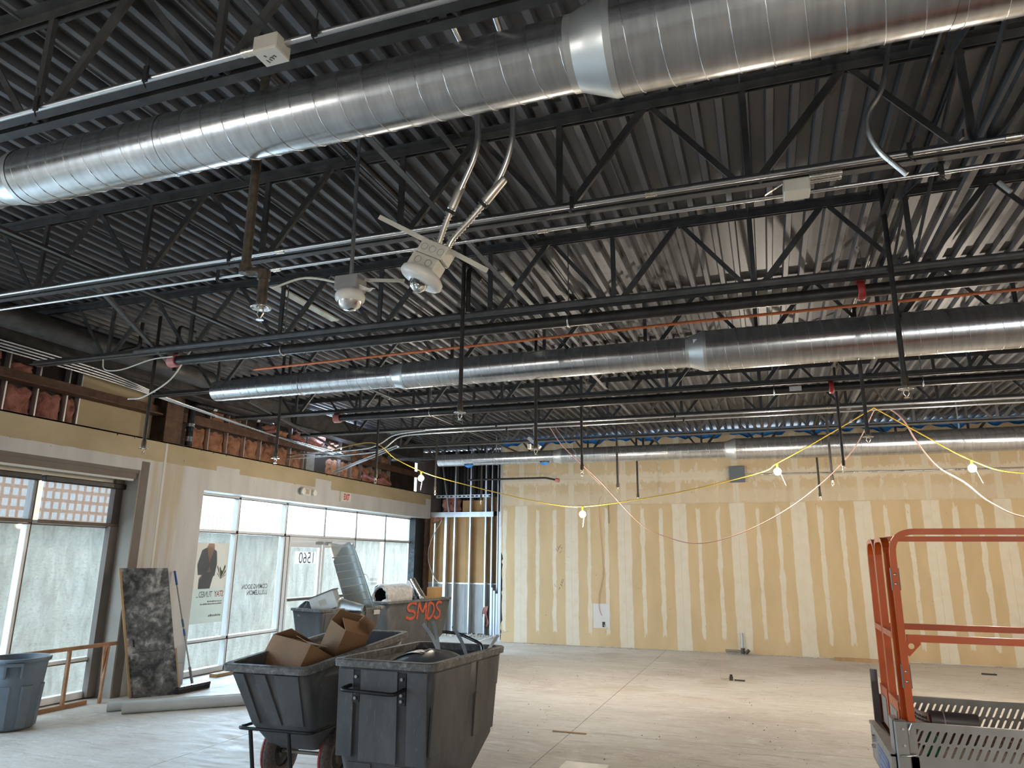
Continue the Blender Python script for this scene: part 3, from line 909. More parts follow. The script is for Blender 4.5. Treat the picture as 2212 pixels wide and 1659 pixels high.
MB().box(GX + 0.03, GX + 0.09, 13.05, 13.25, 2.10, 2.16).build('door_closer', M['box_grey'], d1)

w1 = struct('window_2', (GX, 4, 0), 'wide white-framed shop window with dark half-lowered shades at the left', 'window')
mw = [-0.8, 0.44, 1.68, 2.92, 4.10, 5.33, 6.57, 7.81]
for y in mw: mullion(w1, y, 0.02, 2.98)
rail(w1, mw[0], mw[-1], 2.245); rail(w1, mw[0], mw[-1], 0.50); rail(w1, mw[0], mw[-1], 0.05, 0.09, 'sill_bar'); rail(w1, mw[0], mw[-1], 2.96, 0.04, 'head_bar')
for i in range(len(mw) - 1):
    pane(w1, mw[i] + 0.02, mw[i + 1] - 0.02, 2.27, 2.94); pane(w1, mw[i] + 0.02, mw[i + 1] - 0.02, 0.525, 2.22); pane(w1, mw[i] + 0.02, mw[i + 1] - 0.02, 0.09, 0.475)
MB().box(GX + 0.03, GX + 0.12, 7.70, 7.835, 0.02, 2.95).build('jamb_angle', M['taupe'], w1)

def shade(y0, y1, label):
    t = thing('roller_shade', (GX + 0.12, (y0 + y1) / 2, 2.24), label, 'window shade', 'dark roller shades in the left shop window')
    MB().cbox(GX + 0.08, GX + 0.17, y0, y1, 2.755, 2.83, 0.01).build('shade_cassette', M['black_steel'], t)
    MB().box(GX + 0.118, GX + 0.122, y0 + 0.02, y1 - 0.02, 2.27, 2.77).build('shade_fabric', M['shade'], t)
    MB().cbox(GX + 0.105, GX + 0.135, y0 + 0.02, y1 - 0.02, 2.235, 2.275, 0.006).build('hem_bar', M['dark_frame'], t)
shade(6.60, 7.84, 'dark woven roller shade nearest the pier, half lowered over the shop window')
shade(5.34, 6.55, 'dark woven roller shade at the far left edge, half lowered over the shop window')

# printed matter on the glass (seen from behind, so mirrored)
def wall_text(txt, size, y, z, root, mat, name, sp=1.0, bold=0.0, dx=0.0, align='LEFT', sx=1.0):
    b = text_mb(txt, size, lambda u, v: (GX + 0.007 + dx, y - u * sx, z + v), sp, bold, align)
    return b.build(name, mat, root)
def flat(root, name, y0, y1, z0, z1, mat, dx=0.0):
    return MB().box(GX + 0.005 + dx, GX + 0.0065 + dx, y0, y1, z0, z1).build(name, mat, root)
t = thing('glass_poster', (GX + 0.005, 9.87, 0.78), 'printed poster on the glass left of the doors, dark suit above mirrored lettering', 'poster')
flat(t, 'picture_field', 9.42, 10.25, 1.33, 2.06, M['poster_tan']); flat(t, 'lower_field', 9.42, 10.25, 0.79, 1.33, M['poster_grey'])
def pp(pts, mat, name, dx):
    b = MB(); b.poly([(GX + 0.0068 + dx, 9.42 + 0.83 * u, 1.33 + 0.73 * v) for u, v in pts], (1, 0, 0), 0.0006)
    b.build(name, mat, t)
pp([(0.24, 0.0), (0.24, 0.22), (0.30, 0.30), (0.20, 0.30), (0.16, 0.52), (0.25, 0.84), (0.40, 0.91), (0.52, 0.90), (0.66, 0.82), (0.70, 0.55), (0.66, 0.28), (0.62, 0.26), (0.56, 0.0)], M['poster_suit'], 'suit_print', 0)
pp([(0.38, 0.90), (0.48, 0.56), (0.59, 0.88), (0.57, 0.99), (0.42, 0.99)], M['poster_skin'], 'shirt_print', 0.0008)
pp([(0.44, 0.36), (0.50, 0.48), (0.54, 0.36)], M['poster_skin'], 'shirt_print', 0.0008)
pp([(0.24, 0.24), (0.32, 0.31), (0.30, 0.24), (0.25, 0.20)], M['poster_skin'], 'hand_print', 0.0008)
for q in range(9):
    a = 0.5 + q * 0.32; cx, cy = 0.84, 0.20
    l = 0.14 + 0.05 * ((q * 7) % 3)
    pp([(cx, cy), (cx + l * math.cos(a) * 0.9 - 0.02 * math.sin(a), cy + l * math.sin(a) * 1.3), (cx + l * math.cos(a), cy + l * 1.5 * math.sin(a)), (cx + l * math.cos(a) * 0.9 + 0.03 * math.sin(a), cy + l * math.sin(a) * 1.2)], M['poster_leaf'], 'leaf_print', 0.0004)
wall_text('STAY', 0.135, 10.22, 1.195, t, M['red_ink'], 'lettering', 0.92, 0.002, 0.001, sx=0.72)
wall_text('TUNED...', 0.135, 9.96, 1.195, t, M['grey_ink'], 'lettering', 0.92, 0.001, 0.001, sx=0.72)
for k, (l, z) in enumerate(((0.34, 1.115), (0.48, 1.075), (0.28, 0.885))):
    b = MB(); u = 0.0; random.seed(20 + k)
    while u < l:
        d = random.uniform(0.012, 0.035); b.box(GX + 0.0075, GX + 0.008, 10.20 - u - d, 10.20 - u, z, z + random.choice((0.016, 0.022)) * (1.6 if k == 2 else 1)); u += d + 0.007
    b.build('small_print', M['grey_ink'], t)
t = thing('glass_lettering', (GX + 0.005, 11.0, 1.2), 'two mirrored grey lettering lines on the plain pane right of the poster', 'lettering')
wall_text('COMING SOON', 0.115, 11.37, 1.29, t, M['grey_ink'], 'lettering', 1.0, 0.003, sx=0.84)
wall_text('LULULEMON', 0.115, 11.37, 1.185, t, M['grey_ink'], 'lettering', 1.0, 0.003, sx=0.84)
t = thing('house_number', (GX + 0.005, 12.5, 1.72), 'white sticker with mirrored grey number on the left entrance door', 'sign')
flat(t, 'sticker', 12.14, 12.82, 1.72, 1.95, M['poster_white'])
wall_text('1560', 0.315, 12.81, 1.728, t, M['grey_ink'], 'lettering', 0.9, 0.003, 0.001, sx=0.98)
t = thing('glass_logo', (GX + 0.005, 15.1, 1.2), 'thin mirrored arc logo with small lettering on the glass right of the doors', 'lettering')
MB().tube([(GX + 0.006, 14.70 + 0.22 * math.cos(a) * 0.9 + 0.1, 1.26 + 0.22 * math.sin(a)) for a in [math.radians(d) for d in range(165, 20, -12)]], [0.010 - 0.0006 * i for i in range(13)], 6).build('arc', M['grey_ink'], t)
wall_text('LAS VEGAS', 0.085, 15.36, 1.33, t, M['grey_ink'], 'lettering', 1.0, 0.0, sx=0.8)
wall_text('PREMIUM', 0.085, 15.36, 1.23, t, M['grey_ink'], 'lettering', 1.0, 0.0, sx=0.8)

# fittings on the header
t = thing('exit_sign', (FX + 0.03, 13.15, 2.98), 'cream exit sign with red letters above the doors', 'exit sign')
MB().cbox(FX, FX + 0.06, 12.98, 13.34, 2.98, 3.19, 0.008).build('housing', M['cream'], t)
MB().box(FX + 0.06, FX + 0.062, 13.02, 13.32, 3.00, 3.17).build('face', M['white_plastic'], t)
text_mb('EXIT', 0.175, lambda u, v: (FX + 0.064, 13.045 + u * 0.66, 3.025 + v), 0.95, 0.005).build('lettering', M['exit_red'], t)
t = thing('emergency_light', (FX + 0.05, 11.75, 2.97), 'small cream emergency light with two lamp heads left of the exit sign', 'light')
MB().cbox(FX, FX + 0.08, 11.62, 11.88, 3.0, 3.15, 0.01).build('housing', M['cream'], t)
for y in (11.58, 11.95):
    Mx = Matrix.Translation((FX + 0.07, y, 3.07)) @ Matrix.Rotation(math.radians(90), 4, 'Y')
    MB().lathe([(0.0, 0.0), (0.045, 0.0), (0.062, 0.05), (0.058, 0.055), (0.0, 0.05)], 14, Mx).build('lamp_head', M['white_plastic'], t)
MB().box(FX + 0.08, FX + 0.083, 11.67, 11.80, 3.03, 3.12).build('chrome_plate', M['chrome'], t)

# ------------------------------------------------------------------ yard outside
yard = struct('trim_1', (-11, 8, 0), 'paved yard strip outside the glazing', 'paving')
MB().box(-13.0, GX - 0.1, -8, 30, -1.60, -1.40).build('paving', M['paving'], yard)
yw = tag(MB().box(-13.2, -12.6, -8, 30, -1.40, 2.38).build('retaining_wall', M['concrete_out']), 'rough pale concrete yard wall outside the shop windows', 'wall')
MB().box(-13.25, -12.52, -8, 30, 2.38, 2.46).build('coping', M['concrete_out'], yw)
rl = thing('yard_railing', (-12.9, 18, 2.46), 'thin grey railing along the top of the yard wall', 'railing')
MB().bar((-12.9, 12.1, 2.82), (-12.9, 24.1, 2.82), 0.03, 0.012).build('top_rail', M['white_paint'], rl)
f0 = None
for i in range(0, 85):
    y = 12.2 + i * 0.14
    if f0 is None: f0 = MB().box(-12.905, -12.895, y, y + 0.012, 2.46, 2.82).build('baluster', M['box_grey'], rl)
    else: clone(f0, 'baluster', rl, (0, i * 0.14, 0))
# far building with a grid facade, seen through the shades
M['facade'] = M_simple('salmon_render', (0.55, 0.33, 0.22), 0.8, 0, 0.08, 1)
M['facade_pane'] = M_simple('pale_window_blinds', (0.72, 0.72, 0.74), 0.5, 0, 0.05, 1)
fb = thing('far_building', (-31, 19, 0), 'salmon building with rows of pale square windows beyond the yard wall', 'building')
MB().box(-36, -31, 17, 28.3, -1.4, 9.5).build('facade', M['facade'], fb)
p0 = None
for r in range(6):
    for c in range(28):
        y = 17.2 + c * 0.40; z = 3.42 + r * 0.47
        if p0 is None: p0 = MB().box(-31.02, -30.99, y, y + 0.26, z, z + 0.32).build('window', M['facade_pane'], fb)
        else: clone(p0, 'window', fb, (0, c * 0.40, r * 0.47))
# ------------------------------------------------------------------ bar joists
JY = [2.24, 4.03, 5.77, 7.50, 9.24, 10.98, 12.72, 14.45]
JL = ['open-web steel joist nearest the camera, a conduit strapped beneath it above the big duct',
      'open-web steel joist with two bright conduits under it, second from the camera',
      'open-web steel joist right above the first black sprinkler main, third from the camera',
      'open-web steel joist half hidden behind the middle spiral duct',
      'open-web steel joist right above the second black sprinkler main',
      'open-web steel joist with two conduits where the yellow light string hangs',
      'open-web steel joist seen just before the far spiral duct',
      'open-web steel joist closest to the back wall, behind the far spiral duct']
BCZ = 4.03
def make_joist(y, label):
    t = thing('bar_joist', (0, y, BCZ), label, 'joist', 'steel joists under the roof deck')
    b = MB()
    for s in (-1, 1):
        b.angle((-8.15, y + s * 0.014, DZ), (XR, y + s * 0.014, DZ), 0.058, 0.006, (0, 0, -1), (0, s, 0))
    b.build('top_chord', M['joist'], t)
    b = MB()
    for s in (-1, 1):
        b.angle((-8.0, y + s * 0.014, BCZ - 0.03), (XR, y + s * 0.014, BCZ - 0.03), 0.055, 0.006, (0, 0, 1), (0, s, 0))
    b.build('bottom_chord', M['joist'], t)
    first = {}
    def web(key, k, mk):
        if key not in first: first[key] = (mk().build('web_member', M['joist'], t), k)
        else:
            src, k0 = first[key]; clone(src, 'web_member', t, ((k - k0) * 1.15, 0, 0))
    for k in range(-6, 8):
        x = 0.04 + 1.15 * k
        web('v', k, lambda: MB().bar((x, y, BCZ - 0.02), (x, y, DZ - 0.01), 0.038, 0.026, (0, 1, 0)))
        web('d', k, lambda: MB().bar((x + 0.05, y, BCZ - 0.02), (x + 0.56, y, DZ - 0.03), 0.026, 0.045, (0, 0, 1)))
        web('e', k, lambda: MB().bar((x - 0.05, y, BCZ - 0.02), (x - 0.56, y, DZ - 0.03), 0.010, 0.036, (0, 0, 1)))
    return t
j0 = make_joist(JY[0], JL[0])
for y, l in zip(JY[1:], JL[1:]):
    clone_tree(j0, (0, y - JY[0], 0), l)

# bridging angles along Y
for x, z, l in ((-4.92, 4.045, 'thin steel bridging angle under the joists nearest the shop windows'), (-1.90, 4.045, 'thin steel bridging angle under the joists at mid ceiling'), (-1.90, 4.62, 'thin steel bridging angle under the deck at mid ceiling'), (1.12, 4.62, 'thin steel bridging angle under the deck at the right of the ceiling'), (1.25, 4.045, 'thin steel bridging angle under the joists at the right of the ceiling')):
    b = MB(); b.angle((x, 0.2, z), (x, 16.1, z), 0.04, 0.005, (0, 0, 1), (1, 0, 0))
    tag(b.build('bridging_angle', M['joist']), l, 'bridging')
# crossed braces at the right between joists
for i, (ya, yb) in enumerate(((2.24, 4.03), (4.03, 5.77), (5.77, 7.5))):
    ordn = ('nearest', 'second', 'third')[i]
    t = thing('cross_brace', (1.15, (ya + yb) / 2, BCZ), 'crossed steel braces between joists at the right, %s pair from the camera' % ordn, 'brace', 'crossed braces at the right')
    MB().bar((1.15, ya, 4.11), (1.15, yb, 4.62), 0.045, 0.01, (1, 0, 0)).build('brace_bar', M['joist'], t)
    MB().bar((1.19, ya, 4.60), (1.19, yb, 4.06), 0.045, 0.01, (1, 0, 0)).build('brace_bar', M['joist'], t)
for i, (p, q, l) in enumerate((((-5.1, 4.0, 4.06), (-6.45, 6.3, 4.0), 'thin slanting steel rod from the second joist towards the shopfront corner'), ((-7.0, 8.3, 4.05), (-8.35, 12.9, 4.02), 'thin slanting steel strut near the torn insulation'))):
    tag(MB().bar(p, q, 0.035, 0.03).build('slant_strut', M['joist']), l, 'strut')
# girder along the shopfront carrying the joists
b = MB(); b.box(-8.32, -8.06, 1.0, 16.4, 4.20, 4.22); b.box(-8.32, -8.06, 1.0, 16.4, 4.56, 4.58); b.box(-8.20, -8.18, 1.0, 16.4, 4.22, 4.56)
tag(b.build('girder', M['joist']), 'dark steel girder running above the shopfront wall', 'girder')
tag(MB().tube([(-7.72, 3.5, 4.40), (-7.72, 8.25, 4.40)], 0.14, 20).build('round_duct', M['joist']), 'thick dark pipe under the deck in the upper left corner', 'pipe')

# ------------------------------------------------------------------ spiral ducts
def spiral_duct(y, z, label, x_end=XR):
    t = thing('spiral_duct', (0, y, z), label, 'duct', 'round spiral ducts under the ceiling')
    segs = [(-6.5, -3.93, 0.127), (-3.80, -0.62, 0.1525), (-0.46, x_end, 0.203)]
    for x0, x1, r in segs:
        MB().tube([(x0, y, z), ((x0 + x1) / 2, y, z), (x1, y, z)], r, 48, caps=(x0 == -6.5)).build('duct_section', M['duct'], t)
        pts = []; pitch = 0.128; n = int((x1 - x0) / pitch * 20)
        for i in range(n):
            a = 2 * math.pi * i / 20
            pts.append((x0 + pitch * i / 20, y + (r + 0.001) * math.cos(a), z + (r + 0.001) * math.sin(a)))
        MB().tube(pts, 0.0026, 4).build('spiral_seam', M['conduit'], t)
    for x0, x1, r0, r1 in ((-3.95, -3.78, 0.127, 0.1525), (-0.64, -0.44, 0.1525, 0.203)):
        Mx = Matrix.Translation((x0, y, z)) @ Matrix.Rotation(math.radians(90), 4, 'Y')
        L = x1 - x0
        MB().lathe([(r0 + 0.003, 0), (r0 + 0.003, 0.03)], 48, Mx).lathe([(r0 + 0.003, 0.03), (r1 + 0.003, L - 0.03)], 48, Mx).lathe([(r1 + 0.003, L - 0.03), (r1 + 0.003, L)], 48, Mx).build('reducer', M['sheet_metal'], t)
    for x in (-5.2, -2.78, 0.75, 3.2):
        r = 0.127 if x < -4 else 0.1525 if x < -0.5 else 0.203
        if x in (-2.78, 0.75):
            MB().tube([(x, y, z), (x + 0.03, y, z)], r + 0.002, 48, caps=False).build('coupling_band', M['duct'], t)
        else:
            b = MB(); b.tube([(x, y + (r + 0.003) * math.cos(a), z + (r + 0.003) * math.sin(a)) for a in [2 * math.pi * i / 30 for i in range(30)]], 0.006, 6, closed=True)
            b.box(x - 0.012, x + 0.012, y - 0.001, y + 0.001, z + r, DZ)
            b.build('hanger_strap', M['conduit'], t)
    return t
spiral_duct(2.52, 3.915, 'large bright spiral duct nearest the camera across the top')
d2 = spiral_duct(7.10, 3.89, 'spiral duct across the middle of the ceiling behind the first sprinkler main')
d3 = spiral_duct(13.80, 3.87, 'small looking spiral duct running along the back wall')
tag(MB().box(-0.56, -0.50, 6.93, 6.935, 3.86, 3.97).build('paper_tag', M['paper'], d2), 'white paper tag')
# ragged blue film on the far duct
for x in (-5.9, -4.25):
    MB().grid(lambda u, v: (x + 0.2 * u, 13.72 + 0.05 * v, 3.745 - 0.05 * v * math.sin(3.1 * u)), 5, 3, thick=0.004).build('blue_film', M['blue_foam'], d3)

# ------------------------------------------------------------------ sprinkler mains and drops
def main_pipe(y, z, r, x0, label, clampx, hang):
    t = thing('sprinkler_main', (0, y, z), label, 'pipe', 'black sprinkler mains')
    MB().tube([(x0, y, z), (XR, y, z)], r, 20).build('pipe', M['black_pipe'], t)
    MB().tube([(x0 - 0.03, y, z), (x0 + 0.07, y, z)], r + 0.018, 20).build('end_cap', M['pinkred'], t)
    for x in clampx:
        c = MB().tube([(x - 0.028, y, z), (x - 0.022, y, z), (x + 0.022, y, z), (x + 0.028, y, z)], [r + 0.012, r + 0.024, r + 0.024, r + 0.012], 20).build('coupling', M['red'], t)
        MB().box(x - 0.03, x + 0.03, y - 0.03, y + 0.03, z + r, z + r + 0.05).build('bolt_lug', M['red'], c)
    for x in hang:
        b = MB(); b.tube([(x, y + (r + 0.004) * math.cos(a), z + (r + 0.004) * math.sin(a)) for a in [2 * math.pi * i / 24 for i in range(24)]], 0.008, 6, closed=True)
        b.tube([(x, y, z + r), (x, y, DZ - 0.02)], 0.006, 6)
        b.build('hanger', M['conduit'], t)
    return t
main_pipe(5.90, 3.93, 0.052, -6.05, 'black sprinkler main under the third joist with a red coupling', (0.83,), (-4.6, -1.55, 2.2))
m2 = main_pipe(9.30, 3.93, 0.052, -6.15, 'black sprinkler main beyond the middle duct with a red coupling and white label', (0.86,), (-4.55, 1.85, 0.2))
MB().box(0.38, 0.52, 9.245, 9.247, 3.90, 3.96).build('paper_label', M['paper'], m2)
tag(MB().tube([(-5.45, 6.5, 3.94), (-3.2, 6.5, 3.97), (-0.4, 6.5, 4.01), (XR, 6.5, 4.05)], 0.014, 8).build('orange_pipe', M['copper']), 'thin orange pipe running between the first sprinkler main and the middle duct', 'pipe')
ROWN = {-5.77: 'window row', -2.39: 'middle row', 1.0: 'right row'}
for x in ROWN:
    t = thing('branch_line', (x, 9, 4.42), 'thin black sprinkler branch pipe under the deck, %s' % {-5.77: 'nearest the shop windows', -2.39: 'at mid ceiling', 1.0: 'at the right'}[x], 'pipe', 'black sprinkler branch lines')
    MB().tube([(x, 0.5, 4.42), (x, 15.6, 4.42)], 0.022, 10).build('pipe', M['black_pipe'], t)
    for y in (3.3, 6.9, 10.2, 13.3):
        b = MB(); b.tube([(x + 0.026 * math.cos(a), y, 4.42 + 0.026 * math.sin(a)) for a in [2 * math.pi * i / 16 for i in range(16)]], 0.004, 5, closed=True)
        b.tube([(x, y, 4.445), (x, y, DZ)], 0.004, 5)
        b.build('hanger_ring', M['conduit'], t)
def sprinkler(x, y, label, ztop=4.42, zh=3.0, esc=False, jog=False):
    t = thing('sprinkler_drop', (x, y, zh), label, 'sprinkler', 'black sprinkler drop pipes')
    if jog:
        MB().tube(bend_path([(x - 0.12, y, ztop), (x - 0.12, y, 3.25), (x, y, 3.25), (x, y, zh + 0.09)], 0.05), 0.024, 12).build('pipe', M['iron'], t)
        for p, q in (((x - 0.12, y, 3.30), (x - 0.12, y, 3.25)), ((x, y, 3.25), (x, y, 3.20))):
            MB().tube([p, q], 0.032, 12).build('elbow_collar', M['iron'], t)
    else:
        MB().tube([(x, y, ztop), (x, y, zh + 0.1)], 0.019, 10).build('pipe', M['black_pipe'], t)
    MB().tube([(x, y, zh + 0.15), (x, y, zh + 0.13), (x, y, zh + 0.07)], [0.021, 0.026, 0.026], 10).build('coupling', M['iron'], t)
    h = MB(); h.tube([(x, y, zh + 0.07), (x, y, zh + 0.04)], 0.016, 8)
    for s in (-1, 1):
        h.tube([(x + s * 0.014, y, zh + 0.045), (x + s * 0.018, y, zh + 0.02), (x, y, zh - 0.008)], 0.004, 5)
    h.build('sprinkler_head', M['brass'], t)
    MB().tube([(x, y, zh - 0.008), (x, y, zh - 0.012)], 0.02, 10).build('deflector', M['chrome'], t)
    if esc:
        MB().lathe([(0.018, 0.0), (0.05, -0.012), (0.052, -0.008), (0.018, 0.006)], 16, Matrix.Translation((x, y, zh + 0.06))).build('escutcheon', M['chrome'], t)
    return t
sprinkler(-2.30, 2.75, 'rusty sprinkler drop with a sideways jog hanging near below the big duct', 4.66, 3.0, True, True)
NTH = ['nearest the camera', 'second from the camera', 'third from the camera', 'fourth from the camera', 'farthest from the camera']
for x, ys in ((-5.77, (6.31, 7.44, 9.92, 12.11, 14.41)), (-2.39, (5.45, 7.59, 9.75, 12.32, 14.39)), (1.0, (5.58, 7.71, 10.20, 12.02, 14.92))):
    for i, y in enumerate(ys):
        xx = -6.74 if (x == -5.77 and i == 0) else x
        row = {-5.77: 'row by the shop windows', -2.39: 'middle row', 1.0: 'row at the right'}[x]
        sprinkler(xx, y, 'black sprinkler drop pipe, %s, %s' % (row, NTH[i]), 4.66 if i == 0 else 4.405, 3.0, (i in (0, 1)))
# offset arms of some drops
for i, (x0, x1, y, z, l) in enumerate(((-6.43, -5.72, 6.31, 4.5, 'near the left wall'), (-2.35, -2.35, 5.47, 4.36, 'above the middle duct'), (-7.0, -7.02, 6.3, 4.45, 'in the upper left corner'))):
    pts = [(x0, y, 3.95), (x0, y, z), (x0, y + 0.25, z)] if i != 2 else [(-7.0, 6.3, 4.6), (-7.0, 6.3, 4.30), (-7.9, 6.35, 4.22)]
    tag(MB().tube(bend_path(pts, 0.05), 0.022, 10).build('pipe_elbow', M['black_pipe']), 'short black pipe elbow hanging %s' % l, 'pipe')

# ------------------------------------------------------------------ conduits on the joists
def zipties(t, y, z, xs):
    for x in xs:
        b = MB(); b.box(x - 0.012, x + 0.012, y - 0.03, y - 0.018, z - 0.03, z + 0.05); b.bar((x, y - 0.02, z + 0.03), (x + 0.03, y - 0.05, z + 0.07), 0.006, 0.006); b.bar((x - 0.01, y - 0.02, z - 0.03), (x + 0.02, y - 0.03, z - 0.07), 0.005, 0.005)
        b.build('wire_tie', M['zip'], t)
def conduit(y, z, r, x0, x1, label, ties, couplers=(), sag=0.0):
    t = thing('conduit', ((x0 + x1) / 2, y, z), label, 'conduit')
    n = 12
    MB().tube([(x0 + (x1 - x0) * i / n, y, z - sag * math.sin(math.pi * i / n)) for i in range(n + 1)], r, 10).build('pipe', M['conduit'], t)
    zipties(t, y, z, ties)
    for x in couplers:
        MB().tube([(x, y, z), (x + 0.07, y, z)], r + 0.006, 10).build('coupler', M['brass'], t)
    return t
conduit(2.12, 3.965, 0.014, -6.0, -0.1, 'single conduit strapped under the joist nearest the camera', (-3.2, -2.52, -1.62), (-2.0,))
conduit(3.93, 3.985, 0.014, -7.6, XR, 'upper bright conduit strapped under the second joist', (-3.6, -1.0, 0.86), (-3.2, -0.55, 1.3))
conduit(4.16, 3.965, 0.013, -7.6, XR, 'lower bright conduit strapped under the second joist', (-3.9, -0.95, 1.05), (-3.4, -1.3))
conduit(10.86, 3.985, 0.015, -5.4, XR, 'upper conduit under the joist that carries the light string', (-4.1, -1.2), (-2.9, 0.9))
conduit(11.10, 3.965, 0.015, -5.4, XR, 'lower conduit under the joist that carries the light string', (-4.0, -1.1), (-2.7, 0.95))
for i, dz in enumerate((0.0, 0.06)):
    tag(MB().tube(smooth_path([(-5.4, 10.86 + 0.24 * i, 3.975 - 0.01 * i), (-6.0, 10.9 + 0.2 * i, 3.93), (-6.35, 10.95 + 0.15 * i, 3.78 - dz), (-6.8, 11.0 + 0.1 * i, 3.72 - dz), (-8.3, 11.05, 3.68 - dz)]), 0.015, 8).build('bent_conduit', M['conduit']), ('upper' if i == 0 else 'lower') + ' bent conduit dropping towards the torn insulation', 'conduit')
for i in range(4):     # bundle above the shopfront
    y0, y1 = 3.0, 8.2 + i
    tag(MB().tube(smooth_path([(-8.15 + 0.05 * i, y0, 4.14 + 0.02 * i), (-8.15 + 0.05 * i, 6.5, 4.12 + 0.02 * i), (-8.2 + 0.03 * i, 8.2, 4.06), (-8.3, 10.5 + i * 0.6, 3.98 - 0.03 * i), (-8.5, 13.5, 4.0 - 0.03 * i)]), 0.013, 8).build('header_conduit', M['conduit']), '%s of four thin conduits running along the shopfront above the header' % ('outermost', 'second', 'third', 'innermost')[i], 'conduit', 'conduits bundled above the shopfront')
# junction boxes
t = thing('junction_box', (-1.75, 2.12, 3.90), 'white-lidded junction box on the conduit above the big duct', 'box')
MB().cbox(-1.90, -1.78, 2.06, 2.16, 3.905, 3.98, 0.006).build('body', M['cream'], t)
MB().box(-1.897, -1.783, 2.063, 2.157, 3.901, 3.905).build('lid', M['white_plastic'], t)
b = MB(); random.seed(2)
for k in range(7): b.bar((-1.87 + 0.008 * k, 2.09 + random.uniform(0, 0.03), 3.9), (-1.865 + 0.008 * k, 2.10 + random.uniform(0, 0.04), 3.9), 0.004, 0.001)
b.build('marker_scrawl', M['ink'], t)
t = thing('junction_box', (0.30, 3.98, 3.88), 'cream junction box with short flexible conduits under the second joist', 'box')
MB().cbox(0.22, 0.36, 3.92, 4.04, 3.86, 3.94, 0.006).build('body', M['cream'], t)
for k in (0, 1):
    MB().tube([(0.36 + 0.01 * i, 3.95 + 0.05 * k, 3.945) for i in range(18)], [0.013 if i % 2 else 0.016 for i in range(18)], 8).build('flexible_conduit', M['flex'], t)
MB().bar((0.22, 3.93, 3.92), (0.12, 3.92, 3.86), 0.02, 0.004).build('bracket', M['chrome'], t)

# two conduits looping over the big duct to the tilted fixture
def flex_drop(pts, flexpts, label):
    t = thing('hanging_conduit', pts[-1], label, 'conduit', 'conduits dropping to the tilted fixture')
    MB().tube(bend_path(pts, 0.12, 6), 0.0155, 10).build('rigid_conduit', M['conduit'], t)
    fp = smooth_path(flexpts, 14)
    MB().tube(fp, [0.0130 if i % 2 else 0.0190 for i in range(len(fp))], 8).build('flexible_conduit', M['flex'], t)
    q = Vector(flexpts[0]); d = (Vector(flexpts[1]) - q).normalized()
    MB().tube([q - d * 0.09, q - d * 0.08, q + d * 0.06], [0.018, 0.023, 0.023], 10).build('connector', M['flex'], t)
    MB().tube([q + d * 0.07, q + d * 0.085], 0.027, 10).build('strap', M['zip'], t)
flex_drop([(-1.02, 2.12, 4.05), (-1.18, 2.4, 4.20), (-1.22, 2.85, 4.22), (-1.24, 2.95, 4.05), (-1.24, 2.97, 3.86), (-1.37, 3.0, 3.62)], [(-1.37, 3.0, 3.62), (-1.42, 3.0, 3.50), (-1.46, 3.0, 3.38)], 'left conduit looping down behind the big duct to the tilted fixture')
flex_drop([(-0.82, 2.12, 4.05), (-0.98, 2.4, 4.22), (-1.03, 2.85, 4.22), (-1.05, 2.95, 4.05), (-1.06, 2.97, 3.82), (-1.17, 3.0, 3.62)], [(-1.17, 3.0, 3.62), (-1.28, 3.0, 3.50), (-1.38, 3.0, 3.40), (-1.42, 3.0, 3.32)], 'right conduit looping down behind the big duct to the tilted fixture')

# tilted ceiling fixture: double box, round white body, clear dome, bar hanger
t = thing('ceiling_fixture', (-1.5, 3.0, 3.2), 'white round ceiling fixture with clear dome hanging tilted from two flexible conduits', 'fixture')
Tm = Matrix.Translation((-1.485, 3.0, 3.305)) @ Matrix.Rotation(math.radians(27), 4, 'Y') @ Matrix.Rotation(math.radians(-8), 4, 'X')
o = MB().cbox(-0.085, 0.075, -0.05, 0.05, -0.005, 0.075, 0.006, Tm).build('junction_box', M['cream'], t)
MB().cbox(-0.095, 0.065, -0.048, 0.048, -0.085, -0.007, 0.006, Tm).build('lower_box', M['cream'], t)
for k, (kx, kz) in enumerate(((-0.05, 0.03), (0.0, 0.03), (0.05, 0.03), (-0.045, -0.045), (0.02, -0.045))):
    MB().tube([(kx + 0.018 * math.cos(a), -0.0505, kz + 0.018 * math.sin(a)) for a in [2 * math.pi * i / 18 for i in range(18)]], 0.0012, 4, closed=True, M=Tm).build('knockout_ring', M['box_grey'], o)
MB().lathe([(0.0, -0.075), (0.085, -0.078), (0.112, -0.10), (0.114, -0.125), (0.10, -0.138), (0.05, -0.142), (0.0, -0.142)], 28, Tm).build('round_body', M['white_plastic'], t)
MB().lathe([(0.047, -0.142), (0.045, -0.162), (0.030, -0.184), (0.0, -0.192)], 20, Tm).build('dome', M['clear'], t)
MB().lathe([(0.0, -0.140), (0.028, -0.150), (0.022, -0.170), (0.0, -0.175)], 14, Tm).build('lens_core', M['chrome'], t)
b = MB(); b.bar((-1.82, 3.02, 3.60), (-1.50, 3.02, 3.40), 0.006, 0.024, (0, 0, 1)); b.bar((-1.40, 3.02, 3.345), (-1.20, 3.02, 3.215), 0.006, 0.024, (0, 0, 1))
b.build('bar_hanger', M['cream'], t)

